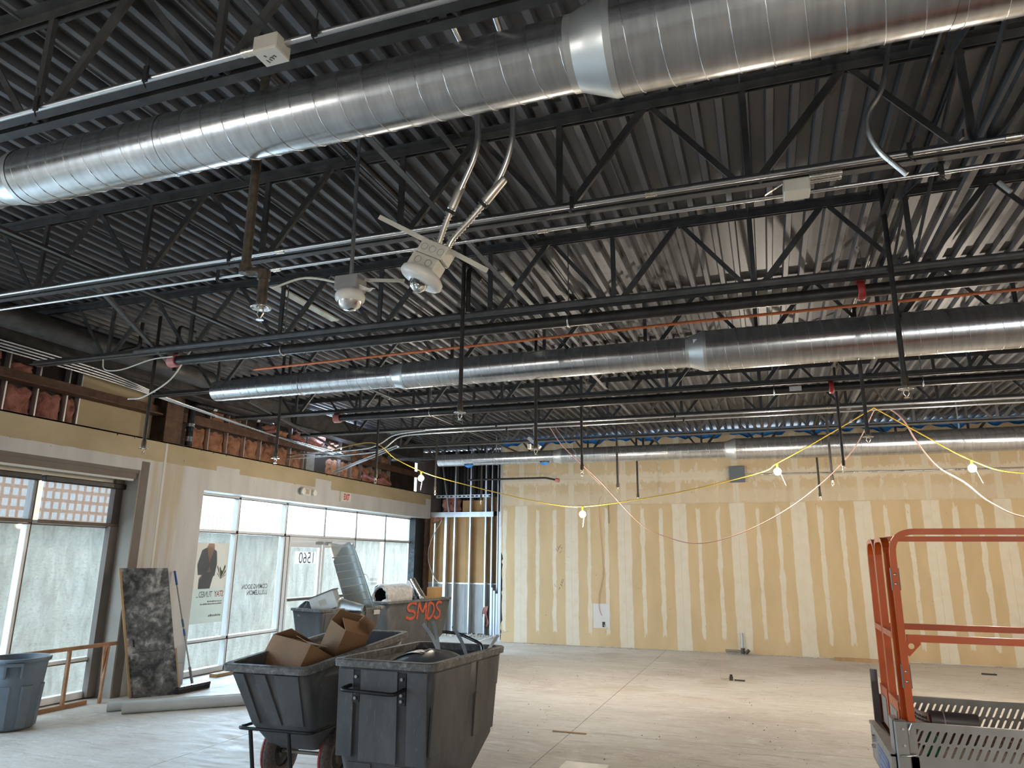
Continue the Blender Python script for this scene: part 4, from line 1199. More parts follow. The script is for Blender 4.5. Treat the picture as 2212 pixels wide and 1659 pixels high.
t = thing('dome_fixture', (-2.33, 3.6, 3.36), 'grey box with white dome fixture on a straight stem left of the tilted one', 'fixture')
MB().tube([(-2.355, 3.6, DZ), (-2.345, 3.6, 3.545)], 0.013, 10).build('stem', M['conduit'], t)
MB().cbox(-2.42, -2.26, 3.53, 3.65, 3.45, 3.545, 0.005).build('box', M['box_grey'], t)
MB().lathe([(0.0, 0.03), (0.075, 0.03), (0.092, 0.0), (0.09, -0.03), (0.075, -0.045)], 22, Matrix.Translation((-2.33, 3.58, 3.42))).build('dome_ring', M['white_plastic'], t)
MB().lathe([(0.075, 0.0), (0.065, -0.03), (0.035, -0.05), (0.0, -0.056)], 20, Matrix.Translation((-2.33, 3.58, 3.378))).build('dome', M['chrome'], t)
b = MB(); b.tube(smooth_path([(-2.95, 3.62, 3.56), (-2.7, 3.62, 3.60), (-2.42, 3.62, 3.53)]), 0.008, 6); b.bar((-2.26, 3.62, 3.53), (-1.98, 3.62, 3.49), 0.006, 0.02)
b.build('bar_hanger', M['cream'], t)
b = MB(); b.grid(lambda u, v: (-2.25 + 0.13 * u, 3.55 + 0.03 * math.sin(5 * u), 3.44 - 0.02 * u + 0.035 * v * (1 - u)), 6, 3, thick=0.006); b.build('torn_flap', M['white_plastic'], t)

t = thing('bullet_camera', (-3.35, 10.9, 3.66), 'small white bullet camera hanging under the light-string joist', 'camera')
b = MB(); b.tube([(-3.47, 10.9, 3.95), (-3.46, 10.9, 3.80)], 0.012, 8); b.build('stem', M['conduit'], t)
MB().bar((-3.56, 10.9, 3.76), (-3.36, 10.9, 3.60), 0.07, 0.05).build('body', M['white_plastic'], t)
MB().tube([(-3.54, 10.9, 3.66), (-3.54, 10.9, 3.58)], 0.03, 10).build('bracket_ball', M['white_plastic'], t)

t = thing('dropped_conduit', (0.62, 3.2, 3.5), 'bright crooked conduit end hanging loose below the big duct at right', 'conduit')
MB().tube(bend_path([(0.72, 3.2, DZ), (0.69, 3.2, 4.2), (0.63, 3.2, 3.92), (0.555, 3.2, 3.82), (0.55, 3.2, 3.72), (0.585, 3.2, 3.62), (0.68, 3.2, 3.49)], 0.06, 5), 0.012, 10).build('pipe', M['conduit'], t)
tag(MB().tube([(1.80, 5.70, 4.60), (1.86, 5.68, 4.50)], 0.018, 10).build('pipe_stub', M['white_plastic']), 'short white pipe stub under the third joist at the far right', 'pipe')

# ------------------------------------------------------------------ temporary light string
t = thing('light_string', (-1.5, 11.05, 2.6), 'yellow temporary light string with glowing bulbs before the back wall', 'light string')
cord = [(-8.4, 12.6, 4.0), (-6.54, 11.05, 3.84), (-6.06, 11.05, 3.54), (-5.54, 11.05, 3.30), (-5.08, 11.05, 3.15), (-3.91, 11.05, 2.85), (-3.13, 11.05, 2.69), (-2.71, 11.05, 2.66), (-2.17, 11.05, 2.71), (-1.12, 11.05, 2.87), (-0.05, 11.05, 3.11), (0.2, 11.05, 3.24), (0.73, 11.05, 3.52), (1.55, 11.05, 3.985)]
MB().tube(smooth_path(cord), 0.008, 6).build('cord', M['yellow_cord'], t)
MB().tube(smooth_path([(1.55, 11.05, 3.985), (2.09, 11.05, 3.59), (2.65, 11.05, 3.20), (3.21, 11.05, 3.01), (4.6, 11.05, 3.0), (6.6, 11.05, 3.45), (8.9, 11.05, 3.9)]), 0.008, 6).build('cord', M['yellow_cord'], t)
for k, (x, z) in enumerate(((-5.54, 3.28), (-2.71, 2.64), (0.20, 3.22), (2.65, 3.19), (4.6, 2.98), (6.6, 3.4))):
    s = MB().tube([(x, 11.05, z + 0.01), (x, 11.05, z - 0.05)], 0.016, 10).build('socket', M['yellow_cord'], t)
    MB().lathe([(0.015, 0.0)] + [(0.052 * math.sin(math.radians(d_)), -0.055 + 0.052 * math.cos(math.radians(d_))) for d_ in range(20, 181, 16)], 16, Matrix.Translation((x, 11.05, z - 0.045))).build('bulb', M['bulb'], s)
    MB().tube([(x + 0.03, 11.05, z - 0.1), (x + (0.10 if k > 1 else 0.0), 11.05, z - 0.30)], 0.0018, 5).build('pull_wire', M['white_cord'], t)
    ld = bpy.data.lights.new('bulb_light', 'POINT'); ld.energy = 95 if k == 0 else 145; ld.color = (1.0, 0.87, 0.71); ld.shadow_soft_size = 0.05
    lo = bpy.data.objects.new('bulb_light', ld); COL.objects.link(lo); lo.parent = t
    lo.location = Vector((x, 10.98, z - 0.20)) - WLOC[t.name]
# second light string added behind the camera as warm fill, out of view
t = thing('light_string', (1.0, -1.2, 3.3), 'yellow light string added as unseen fill overhead behind the viewpoint', 'light string')
MB().tube(smooth_path([(-7.9, -1.2, 3.95), (-4.5, -1.2, 3.35), (-1.5, -1.2, 3.9), (1.5, -1.2, 3.35), (4.5, -1.2, 3.9), (8.9, -1.2, 3.5)]), 0.008, 6).build('cord', M['yellow_cord'], t)
for k, (x, z) in enumerate(((-4.5, 3.33), (1.5, 3.33), (6.0, 3.72))):
    s = MB().tube([(x, -1.2, z + 0.01), (x, -1.2, z - 0.05)], 0.016, 10).build('socket', M['yellow_cord'], t)
    MB().lathe([(0.015, 0.0)] + [(0.052 * math.sin(math.radians(d_)), -0.055 + 0.052 * math.cos(math.radians(d_))) for d_ in range(20, 181, 16)], 16, Matrix.Translation((x, -1.2, z - 0.045))).build('bulb', M['bulb'], s)
    ld = bpy.data.lights.new('bulb_light', 'POINT'); ld.energy = 90; ld.color = (1.0, 0.92, 0.82); ld.shadow_soft_size = 0.05
    lo = bpy.data.objects.new('bulb_light', ld); COL.objects.link(lo); lo.parent = t
    lo.location = Vector((x, -1.2, z - 0.22)) - WLOC[t.name]
tag(MB().tube(smooth_path([(-3.25, 11.1, 3.95), (-3.01, 11.1, 3.61), (-2.46, 11.1, 3.08), (-1.83, 11.1, 2.4), (-1.42, 11.1, 2.19), (-0.96, 11.1, 2.1), (-0.36, 11.1, 2.25), (0.29, 11.1, 2.58), (0.87, 11.1, 3.02), (1.27, 11.1, 3.46), (1.56, 11.1, 3.97)]), 0.008, 6).build('slack_cable', M['pink_cord']), 'slack brownish cable drooping deep across the back wall', 'cable')
tag(MB().tube(smooth_path([(1.58, 11.15, 3.97), (1.75, 11.15, 3.98), (1.92, 11.15, 3.80), (2.05, 11.15, 3.49), (2.26, 11.15, 3.14), (2.56, 11.15, 2.91), (2.84, 11.15, 2.63), (3.3, 11.15, 2.42), (4.6, 11.15, 2.3), (6, 11.15, 3.0)]), 0.011, 6).build('hose_cable', M['pink_cord']), 'thick pinkish cable snaking down at the right above the lift', 'cable')
tag(MB().tube(smooth_path([(-3.16, 11.12, 3.95), (-2.98, 11.12, 3.70), (-2.85, 11.12, 3.55), (-2.62, 11.12, 3.2), (-2.44, 11.12, 3.02)]), 0.005, 6).build('thin_cable', M['pink_cord']), 'thin twisted cable beside the slack cable under the far joist', 'cable')
tag(MB().tube(smooth_path([(-5.75, 5.9, 4.10), (-5.85, 5.9, 3.98), (-6.05, 5.9, 3.72), (-6.4, 5.9, 3.55), (-6.62, 5.9, 3.54)]), 0.008, 6).build('white_wire', M['white_cord']), 'loose white wire curling from the end of the first sprinkler main', 'wire')
tag(MB().tube(smooth_path([(-6.9, 5.75, 3.98), (-6.85, 5.75, 3.86), (-6.6, 5.75, 3.84), (-6.2, 5.75, 3.92), (-5.9, 5.75, 3.93)]), 0.007, 6).build('grey_wire', M['white_cord']), 'loose grey wire looping at the left end of the third joist', 'wire')

# blue sealing film and trim where deck meets back wall
b = MB(); random.seed(8)
def blue(u, v):
    x = -6.0 + (XR + 6.0) * u
    h = 0.16 + 0.06 * math.sin(x * 7.3) * math.sin(x * 2.1) + 0.03 * math.sin(x * 19)
    return (x, BY - 0.02 - 0.05 * (1 - v) * abs(math.sin(x * 5)), DZ - 0.005 - h * (1 - v))
b.grid(blue, 170, 3, True, 0.01)
tag(b.build('blue_sealing_film', M['blue_foam']), 'crumpled blue sealing film along the top of the back wall', 'sealing film')
# black flexible pipework above the header
t = thing('black_flex_pipe', (-8.55, 9.6, 4.1), 'black flexible pipe with silver bands above the header by the rusty column', 'pipe')
MB().tube(bend_path([(-8.62, 8.93, 3.52), (-8.62, 8.93, 4.24), (-8.62, 10.9, 4.28), (-8.85, 11.2, 4.3)], 0.12), 0.055, 14).build('pipe', M['black_plastic'], t)
for p, q in (((-8.62, 8.93, 3.62), (-8.62, 8.93, 3.70)), ((-8.62, 8.93, 3.86), (-8.62, 8.93, 3.91)), ((-8.62, 9.35, 4.248), (-8.62, 9.43, 4.25)), ((-8.62, 10.45, 4.27), (-8.62, 10.53, 4.272))):
    MB().tube([p, q], 0.062, 14).build('band', M['chrome'], t)
t = thing('kicked_stud', (-7.3, 12.2, 3.4), 'bent metal stud leaning out from the header below the joists', 'stud')
b = MB(); b.bar((-8.36, 12.7, 3.56), (-6.72, 12.35, 3.98), 0.09, 0.004, (0, 0.3, 1)); b.bar((-8.36, 12.66, 3.54), (-6.72, 12.31, 3.96), 0.004, 0.05, (0, 0.3, 1))
b.build('stud_web', M['stud'], t)
MB().tube([(-7.5, 12.50, 3.790), (-7.5, 12.50, 3.785)], 0.02, 10).build('punch_hole', M['dark_in'], t)

tag(MB().tube([(-6.3, 5.62, 3.985), (XR, 5.62, 3.985)], 0.026, 12).build('dark_conduit', M['joist']), 'dark grey pipe lying against the third joist beside the first sprinkler main', 'pipe')
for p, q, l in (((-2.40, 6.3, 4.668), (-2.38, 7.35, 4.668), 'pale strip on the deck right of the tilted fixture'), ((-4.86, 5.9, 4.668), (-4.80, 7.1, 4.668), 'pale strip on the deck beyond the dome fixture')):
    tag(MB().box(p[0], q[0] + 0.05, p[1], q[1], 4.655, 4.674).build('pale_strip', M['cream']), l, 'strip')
# ------------------------------------------------------------------ plastic rubbish trucks
def rr(o, ew, el, w0, w1, l0, l1, rad, z, tilt=0.0, seg=5):
    pts = []
    for cx, cy, a0 in ((w1 - rad, l0 + rad, -90), (w1 - rad, l1 - rad, 0), (w0 + rad, l1 - rad, 90), (w0 + rad, l0 + rad, 180)):
        for k in range(seg + 1):
            a = math.radians(a0 + 90 * k / seg)
            w, l = cx + rad * math.cos(a), cy + rad * math.sin(a)
            p = o + ew * w + el * l
            pts.append(Vector((p.x, p.y, z + tilt * l)))
    return pts
class Truck:
    def __init__(s, o, ew, el, W, L, rings, ztop, tilt, label, rad=0.07, lip=0.035, liph=0.055):
        s.o, s.ew, s.el = Vector((*o, 0)), Vector((*ew, 0)).normalized(), Vector((*el, 0)).normalized()
        s.tilt = tilt; s.W, s.L = W, L
        c = s.o + s.ew * (W / 2) + s.el * (L / 2)
        s.t = thing('rubbish_truck', (c.x, c.y, 0), label, 'tilt truck', 'grey plastic rubbish trucks')
        outer = [rr(s.o, s.ew, s.el, w0, w1, l0, l1, rad, z, tilt if z > 0.45 else tilt * 0.4) for z, w0, w1, l0, l1 in rings]
        i = 0.014
        inner = [rr(s.o, s.ew, s.el, w0 + i, w1 - i, l0 + i, l1 - i, rad - 0.01, z + (i if k == 0 else 0), tilt if z > 0.45 else tilt * 0.4) for k, (z, w0, w1, l0, l1) in enumerate(rings)]
        s.body = MB().rings(outer + inner[::-1], (True, True), True).build('hopper_body', M['hopper'], s.t)
        z = ztop
        w0, w1, l0, l1 = 0, W, 0, L
        a = 0.012
        R = [rr(s.o, s.ew, s.el, w0 - d + lip, w1 + d - lip, l0 - d + lip, l1 + d - lip, rad, zz, tilt) for d, zz in ((0.0, z - liph), (lip, z - liph), (lip + 0.004, z - 0.008), (lip - 0.006, z), (-a, z), (-a, z - liph))]
        R.append(R[0])
        MB().rings(R, (False, False), False).build('rim', M['hopper_rim'], s.t)
    def p(s, w, l, z):
        q = s.o + s.ew * w + s.el * l
        return Vector((q.x, q.y, z + s.tilt * l))
    def prism(s, name, corners, n, t, mat=None, parent=None):        # raised panel on a face
        b = MB(); b.poly([s.p(*c) for c in corners], n, t)
        return b.build(name, mat or M['hopper'], parent or s.t)

# truck A, closest, upright end with handle towards the camera
rA = [(0.12, 0.12, 0.74, 0.13, 0.80), (0.20, 0.09, 0.765, 0.10, 0.92), (0.42, 0.055, 0.80, 0.06, 1.20), (0.78, 0.04, 0.815, 0.045, 1.235), (0.80, 0.025, 0.83, 0.03, 1.26), (1.09, 0.018, 0.838, 0.02, 1.31)]
A = Truck((-3.215, 5.03), (1, 0), (0.06, 1), 0.855, 1.335, rA, 1.10, 0.0, 'grey rubbish truck nearest the camera, upright handle end facing, dark plastic inside')
nf = -A.el
for w0, w1, z0, z1 in ((0.06, 0.19, 0.42, 1.03), (0.25, 0.56, 0.40, 1.03), (0.64, 0.80, 0.40, 1.03)):
    A.prism('end_panel', [(w0, 0.045, z0), (w1, 0.045, z0), (w1, 0.022, z1), (w0, 0.022, z1)], nf, 0.016)
A.prism('foot_panel', [(0.14, 0.13, 0.13), (0.34, 0.13, 0.13), (0.34, 0.075, 0.38), (0.14, 0.075, 0.38)], nf, 0.02)
A.prism('foot_panel', [(0.54, 0.13, 0.13), (0.74, 0.13, 0.13), (0.74, 0.075, 0.38), (0.54, 0.075, 0.38)], nf, 0.02)
ns = A.ew
for l0, l1, z0, z1 in ((0.06, 0.62, 0.46, 1.03), (0.78, 1.16, 0.46, 1.03)):
    A.prism('side_panel', [(0.795, l0, z0), (0.795, l1, z0), (0.828, l1 + 0.04, z1), (0.828, l0, z1)], ns, 0.018)
h = MB(); h.tube(bend_path([A.p(0.17, 0.01, 0.915), A.p(0.17, -0.13, 0.905), A.p(0.62, -0.13, 0.895), A.p(0.62, 0.01, 0.91)], 0.05), 0.015, 10)
hd = h.build('handle', M['black_steel'], A.t)
for w in (0.215, 0.60):
    br = MB().poly([A.p(w - 0.03, 0.020, 0.80), A.p(w + 0.03, 0.020, 0.80), A.p(w + 0.03, 0.020, 1.02), A.p(w - 0.03, 0.020, 1.02)], nf, 0.008).build('handle_bracket', M['black_steel'], A.t)
    for z in (0.83, 0.87, 0.98):
        q = A.p(w, 0.008, z); MB().tube([q, q + nf * 0.012], 0.012, 8).build('bolt', M['alu'], br)
for w in (0.16, 0.70):
    q = A.p(w, 0.72, 0.075)
    MB().tube([q - A.ew * 0.025, q + A.ew * 0.025], 0.075, 18).build('wheel', M['tire'], A.t)
for w in (0.02, 0.83):
    q = A.p(w, 0.45, 0.15)
    MB().tube([q - A.ew * 0.03, q + A.ew * 0.03], 0.15, 22).build('wheel', M['tire'], A.t)

# truck B, left of it, tilted, wire cradle with legs and big wheels
rB = [(0.30, 0.30, 0.66, 0.40, 1.15), (0.36, 0.24, 0.70, 0.30, 1.30), (0.52, 0.17, 0.755, 0.17, 1.42), (0.99, 0.03, 0.765, 0.03, 1.56)]
B = Truck((-4.275, 5.05), (0.998, 0.05), (0.05, 1), 0.80, 1.60, rB, 1.0, 0.093, 'tilted grey rubbish truck on big red-banded wheels, full of cardboard')
nfB = (-B.el + Vector((0, 0, -0.3))).normalized()
for w0, w1, x0, x1 in ((0.10, 0.20, 0.215, 0.27), (0.30, 0.40, 0.36, 0.42)):
    B.prism('end_rib', [(w0 + 0.13, 0.165, 0.53), (w1 + 0.10, 0.165, 0.53), (w1, 0.040, 0.93), (w0, 0.040, 0.93)], nfB, 0.014, M['hopper'])
B.prism('end_panel', [(0.52, 0.165, 0.53), (0.70, 0.165, 0.53), (0.70, 0.045, 0.93), (0.48, 0.045, 0.93)], nfB, 0.014)
fr = MB(); fr.tube(bend_path([B.p(0.15, 0.9, 0.44), B.p(0.13, 0.11, 0.50), B.p(0.80, 0.11, 0.50), B.p(0.80, 0.9, 0.44)], 0.05), 0.013, 10)
fr.build('cradle_frame', M['black_steel'], B.t)
for w in (0.235, 0.585):
    MB().tube([B.p(w, 0.125, 0.50), B.p(w + 0.06, 0.16, -0.015)], 0.016, 10).build('leg', M['black_steel'], B.t)
for w in (0.16, 0.70):
    q = B.p(w, 0.62, 0.0); q.z = 0.235
    wl_ = MB().lathe([(0.12, -0.035), (0.17, -0.045), (0.215, -0.038), (0.232, -0.018), (0.235, 0.0), (0.232, 0.018), (0.215, 0.038), (0.17, 0.045), (0.12, 0.035), (0.12, -0.035)], 30, Matrix.Translation(q) @ Matrix.Rotation(math.radians(90), 4, 'Y')).build('wheel', M['tire'], B.t)
    MB().lathe([(0.2175, -0.040), (0.2365, -0.018), (0.2365, -0.006), (0.2175, -0.040)], 30, Matrix.Translation(q) @ Matrix.Rotation(math.radians(90), 4, 'Y')).build('red_band', M['tire_red'], wl_)
    MB().lathe([(0.0, -0.02), (0.06, -0.03), (0.125, -0.02), (0.125, 0.02), (0.06, 0.03), (0.0, 0.02)], 12, Matrix.Translation(q) @ Matrix.Rotation(math.radians(90), 4, 'Y'), False).build('hub', M['black_steel'], wl_)
qa, qb = B.p(0.16, 0.62, 0), B.p(0.70, 0.62, 0); qa.z = qb.z = 0.235
MB().tube([qa, qb], 0.016, 8).build('axle', M['alu'], B.t)

# truck C, behind, with sheet-metal scrap
rC = [(0.20, 0.16, 0.56, 0.22, 0.95), (0.45, 0.09, 0.63, 0.12, 1.15), (1.09, 0.015, 0.71, 0.015, 1.29)]
Cc = Truck((-6.95, 9.60), (0.96, -0.28), (0.28, 0.96), 0.73, 1.32, rC, 1.10, 0.0, 'dark rubbish truck holding bent sheet metal before the entrance doors', 0.06, 0.04, 0.04)
for l0, l1 in ((0.10, 0.75), (0.90, 1.18)):
    Cc.prism('side_panel', [(0.632, l0 + 0.05, 0.48), (0.632, l1 - 0.03, 0.48), (0.705, l1, 1.03), (0.705, l0, 1.03)], Cc.ew, 0.012)
Cc.prism('label_plate', [(0.722, 1.06, 0.98), (0.722, 1.19, 0.98), (0.727, 1.19, 1.05), (0.727, 1.06, 1.05)], Cc.ew, 0.004, M['stencil'])
b = MB(); random.seed(31)
for row, (z, l0, l1) in enumerate(((0.96, 0.36, 0.70), (0.91, 0.44, 0.66))):
    l = l0
    while l < l1:
        d = random.uniform(0.012, 0.026)
        b.poly([Cc.p(0.7225 - 0.005 * row, l, z - 0.02), Cc.p(0.7225 - 0.005 * row, l + d * 0.6, z - 0.02), Cc.p(0.7245 - 0.005 * row, l + d * 0.6, z + 0.005), Cc.p(0.7245 - 0.005 * row, l, z + 0.005)], Cc.ew, 0.002)
        l += d + 0.008
b.build('stencil_marks', M['stencil'], Cc.t)
for w in (0.12, 0.6):
    for l in (0.35, 0.85):
        q = Cc.p(w, l, 0.1); MB().tube([q - Cc.ew * 0.025, q + Cc.ew * 0.025], 0.10, 18).build('wheel', M['tire'], Cc.t)

# truck D, farthest, sprayed letters on its long side
rD = [(0.18, 0.14, 0.70, 0.25, 1.55), (0.42, 0.07, 0.78, 0.12, 1.90), (1.09, 0.015, 0.835, 0.015, 2.04)]
D = Truck((-7.19, 11.73), (0.988, -0.153), (0.153, 0.988), 0.85, 2.07, rD, 1.10, 0.0, 'long black rubbish truck with orange sprayed letters on its side', 0.06, 0.04, 0.04)
def dside(l, z, off=0.004):     # point on the long side face
    k = (z - 0.42) / (1.09 - 0.42)
    w = 0.78 + (0.835 - 0.78) * k
    return D.p(w + off, l, z)
D.prism('side_rib', [(0.784, 1.30, 0.45), (0.784, 1.34, 0.45), (0.832, 1.34, 1.03), (0.832, 1.30, 1.03)], D.ew, 0.006)
def spray(pts, w=0.024):
    b = MB()
    P = [dside(l, z, 0.008) for l, z in smooth2(pts)]
    nrm = D.ew
    for i in range(len(P) - 1):
        d = (P[i + 1] - P[i]).normalized(); s = d.cross(nrm) * w
        b.poly([P[i] - s - d * 0.006, P[i + 1] - s + d * 0.006, P[i + 1] + s + d * 0.006, P[i] + s - d * 0.006], nrm, 0.001 + 0.0002 * (i % 3))
    return b
def smooth2(pts, seg=5):
    return [(q.x, q.y) for q in smooth_path([(a, c, 0) for a, c in pts], seg)]
for pts in ([(0.86, 1.03), (0.70, 1.05), (0.60, 0.99), (0.64, 0.92), (0.80, 0.89), (0.84, 0.82), (0.74, 0.77), (0.58, 0.80)],
            [(0.92, 0.75), (0.93, 0.9), (0.95, 1.04), (1.02, 0.92), (1.09, 0.88), (1.13, 0.95), (1.17, 1.03), (1.19, 0.9), (1.20, 0.74)],
            [(1.27, 1.03), (1.27, 0.9), (1.27, 0.74), (1.40, 0.78), (1.46, 0.90), (1.40, 1.0), (1.28, 1.03)],
            [(1.70, 1.01), (1.60, 1.03), (1.53, 0.98), (1.58, 0.90), (1.66, 0.85), (1.66, 0.77), (1.56, 0.73), (1.48, 0.77)]):
    spray(pts).build('sprayed_letter', M['spray'], D.t)
for w in (0.14, 0.7):
    for l in (0.5, 1.3):
        q = D.p(w, l, 0.1); MB().tube([q - D.ew * 0.025, q + D.ew * 0.025], 0.10, 18).build('wheel', M['tire'], D.t)

# ------------------------------------------------------------------ rubbish in the trucks
def carton(loc, rot, sx, sy, sz, label, flaps):
    t = thing('cardboard_box', loc, label, 'cardboard box', 'cartons in the tilted truck')
    Mx = Matrix.Translation(loc) @ Matrix.Rotation(math.radians(rot[2]), 4, 'Z') @ Matrix.Rotation(math.radians(rot[1]), 4, 'Y') @ Matrix.Rotation(math.radians(rot[0]), 4, 'X')
    b = MB(); th = 0.006
    x, y = sx / 2, sy / 2
    b.box(-x, x, -y, y, 0, th, Mx); b.box(-x, -x + th, -y, y, th, sz, Mx); b.box(x - th, x, -y, y, th, sz, Mx)
    b.box(-x + th, x - th, -y, -y + th, th, sz, Mx); b.box(-x + th, x - th, y - th, y, th, sz, Mx)
    b.build('carton_body', M['cardboard'], t)
    for side, ang, ln in flaps:
        a = math.radians(ang)
        if side in 'xX':
            s = -1 if side == 'x' else 1
            p = [(s * x, -y, sz), (s * x, y, sz), (s * (x + ln * math.cos(a)), y, sz + ln * math.sin(a)), (s * (x + ln * math.cos(a)), -y, sz + ln * math.sin(a))]
            n = (-s * math.sin(a), 0, math.cos(a))
        else:
            s = -1 if side == 'y' else 1
            p = [(-x, s * y, sz), (x, s * y, sz), (x, s * (y + ln * math.cos(a)), sz + ln * math.sin(a)), (-x, s * (y + ln * math.cos(a)), sz + ln * math.sin(a))]
            n = (0, -s * math.sin(a), math.cos(a))
        b = MB(); b.poly([Mx @ Vector(q) for q in p], (Mx.to_3x3() @ Vector(n)), 0.005)
        b.build('flap', M['cardboard_in'], t)
    return t
carton((-4.00, 5.62, 0.80), (-26, 6, -14), 0.50, 0.40, 0.30, 'open cardboard box lying low at the left in the tilted truck', (('x', 155, 0.2), ('Y', 45, 0.2), ('X', 170, 0.22), ('y', 165, 0.2)))
c2 = carton((-3.83, 6.02, 0.88), (-16, 14, -30), 0.30, 0.26, 0.36, 'taller taped cardboard box standing at the right in the tilted truck', (('x', 120, 0.14), ('Y', 80, 0.13), ('X', 150, 0.15)))
# sheet metal in truck C
t = thing('ribbed_duct_shell', (-6.1, 10.0, 1.1), 'tall ribbed half shell of galvanised duct leaning out of the truck', 'duct scrap')
def shell(u, v):
    p0 = Vector((-6.20, 10.02, 1.06)).lerp(Vector((-5.80, 10.12, 1.10)), u); p1 = Vector((-6.73, 10.2, 2.05)).lerp(Vector((-6.34, 10.28, 2.07)), u)
    q = p0.lerp(p1, v)
    return q + Vector((0.30, 0.95, 0.1)) * (0.13 * math.sin(math.pi * u)) + Vector((0, 0, 0.02 * math.sin(11 * u + 1) * (v > 0.98)))
MB().grid(shell, 16, 14, True, 0.003).build('curved_sheet', M['pale_sheet'], t)
for k in range(7):
    v = 0.12 + 0.115 * k
    pts = [shell(u / 12, v + 0.03 * (u / 12 - 0.5)) for u in range(13)]
    pts = [p + Vector((0.0, -0.006, 0.0)) for p in pts]
    MB().tube(pts, 0.0075, 5).build('rib', M['white_plastic'], t)
b = MB(); b.grid(lambda u, v: Vector(shell(1.0, v)) + Vector((0.05 * u, -0.05 * u, 0.02 * u)), 2, 10, True, 0.003); b.build('side_flange', M['sheet_metal'], t)
t = thing('duct_boot', (-6.45, 9.9, 1.1), 'dented sheet metal duct boot with yellow sticker lying in the truck', 'duct scrap')
Mx = Matrix.Translation((-6.43, 9.86, 1.06)) @ Matrix.Rotation(math.radians(20), 4, 'Z') @ Matrix.Rotation(math.radians(-22), 4, 'Y')
b = MB(); th = 0.004
b.box(-0.19, 0.19, -0.16, -0.156, 0, 0.26, Mx); b.box(-0.19, 0.19, 0.156, 0.16, 0, 0.26, Mx); b.box(-0.19, -0.186, -0.156, 0.156, 0, 0.26, Mx); b.box(0.186, 0.19, -0.156, 0.156, 0, 0.26, Mx); b.box(-0.186, 0.186, -0.156, 0.156, 0, 0.004, Mx)
b.build('boot_body', M['sheet_metal'], t)
b = MB(); b.box(-0.205, 0.205, -0.175, -0.165, 0.25, 0.27, Mx); b.box(-0.205, 0.205, 0.165, 0.175, 0.25, 0.27, Mx); b.box(-0.205, -0.195, -0.165, 0.165, 0.25, 0.27, Mx); b.box(0.195, 0.205, -0.165, 0.165, 0.25, 0.27, Mx)
b.build('flange', M['plate_dark'], t)
MB().box(-0.06, 0.05, -0.1625, -0.1605, 0.09, 0.18, Mx).build('sticker', M['cream'], t)
t = thing('torn_duct_cone', (-6.0, 9.98, 1.1), 'pale torn cone of sheet metal between boot and ribbed shell', 'duct scrap')
def cone(u, v):
    a = math.radians(-20 + 200 * u); r = 0.20 - 0.09 * v + 0.012 * math.sin(9 * u + 3 * v)
    return (-6.26 + 0.42 * v, 9.93 + r * math.cos(a) * 0.6, 1.06 + r * max(-0.1, math.sin(a)) * (1 - 0.25 * v))
MB().grid(cone, 14, 8, True, 0.003).build('cone_sheet', M['sheet_metal'], t)
def bag(name, label, cx, cy, cz, rx, ry, rz, mat, seed, cat='plastic sheet', amp=1.0):
    random.seed(seed); ph = [random.uniform(0, 6) for _ in range(6)]
    def fn(u, v):
        a = 2 * math.pi * u; e = math.pi / 2 * v
        w = 1 + amp * 0.12 * math.sin(3 * a + ph[0] + 4 * v) + amp * 0.08 * math.sin(7 * a + ph[1]) * math.cos(5 * v + ph[2])
        return (cx + rx * math.cos(a) * math.cos(e) * w, cy + ry * math.sin(a) * math.cos(e) * w, cz + rz * math.sin(e) * (1 + amp * 0.1 * math.sin(5 * a + ph[3])))
    return tag(MB().grid(fn, 28, 10, True).build(name, mat), label, cat)
bag('black_bag', 'crumpled black plastic under the sheet metal in the dark truck', -6.22, 10.0, 0.80, 0.22, 0.34, 0.25, M['black_plastic'], 4)
bag('grey_sheet', 'grey bulging plastic at the left end of the sheet metal truck', -6.72, 9.70, 0.98, 0.14, 0.12, 0.20, M['grey_sheet'], 14)
# truck D load
t = thing('insulated_duct', (-6.6, 12.3, 1.1), 'fuzzy silver insulated duct end with black mouth lying in the far truck', 'duct scrap')
ax0, ax1 = Vector((-6.72, 11.95, 1.16)), Vector((-6.42, 12.85, 1.17))
d = (ax1 - ax0).normalized()
random.seed(6)
def tub(r0, r1, L, wob, seedp):
    e1 = d.orthogonal().normalized(); e2 = d.cross(e1)
    def fn(u, v):
        a = 2 * math.pi * u; r = (r0 + (r1 - r0) * v) * (1 + wob * (math.sin(5 * a + seedp) + 0.6 * math.sin(11 * a + 7 * v)))
        return ax0 + d * (L * v + wob * 0.4 * math.sin(6 * a + seedp) * (v < 0.05)) + e1 * r * math.cos(a) + e2 * r * math.sin(a)
    return fn
MB().grid(tub(0.215, 0.21, 0.62, 0.035, 1.0), 30, 10, True).build('fibre_wrap', M['fibre'], t)
MB().grid(tub(0.155, 0.155, 0.60, 0.02, 2.0), 26, 4, True).build('black_lining', M['dark_in'], t)
e1 = d.orthogonal().normalized(); e2 = d.cross(e1)
def annul(u, v):
    a = 2 * math.pi * u; r = 0.15 + 0.065 * v
    return ax0 + d * (0.01 - 0.03 * math.sin(math.pi * v) + 0.012 * math.sin(9 * a)) + e1 * r * math.cos(a) * (1 + 0.03 * math.sin(5 * a)) + e2 * r * math.sin(a) * (1 + 0.03 * math.sin(5 * a))
MB().grid(annul, 30, 4, True).build('torn_mouth', M['fibre'], t)
MB().poly([ax0 + d * 0.5 + (e1 * math.cos(a) + e2 * math.sin(a)) * 0.155 for a in [2 * math.pi * i / 20 for i in range(20)]], d, 0.01).build('dark_plug', M['dark_in'], t)
t = thing('silver_roll', (-6.4, 13.0, 1.05), 'shiny silver foil roll leaning in the far truck beside the fuzzy duct', 'duct scrap')
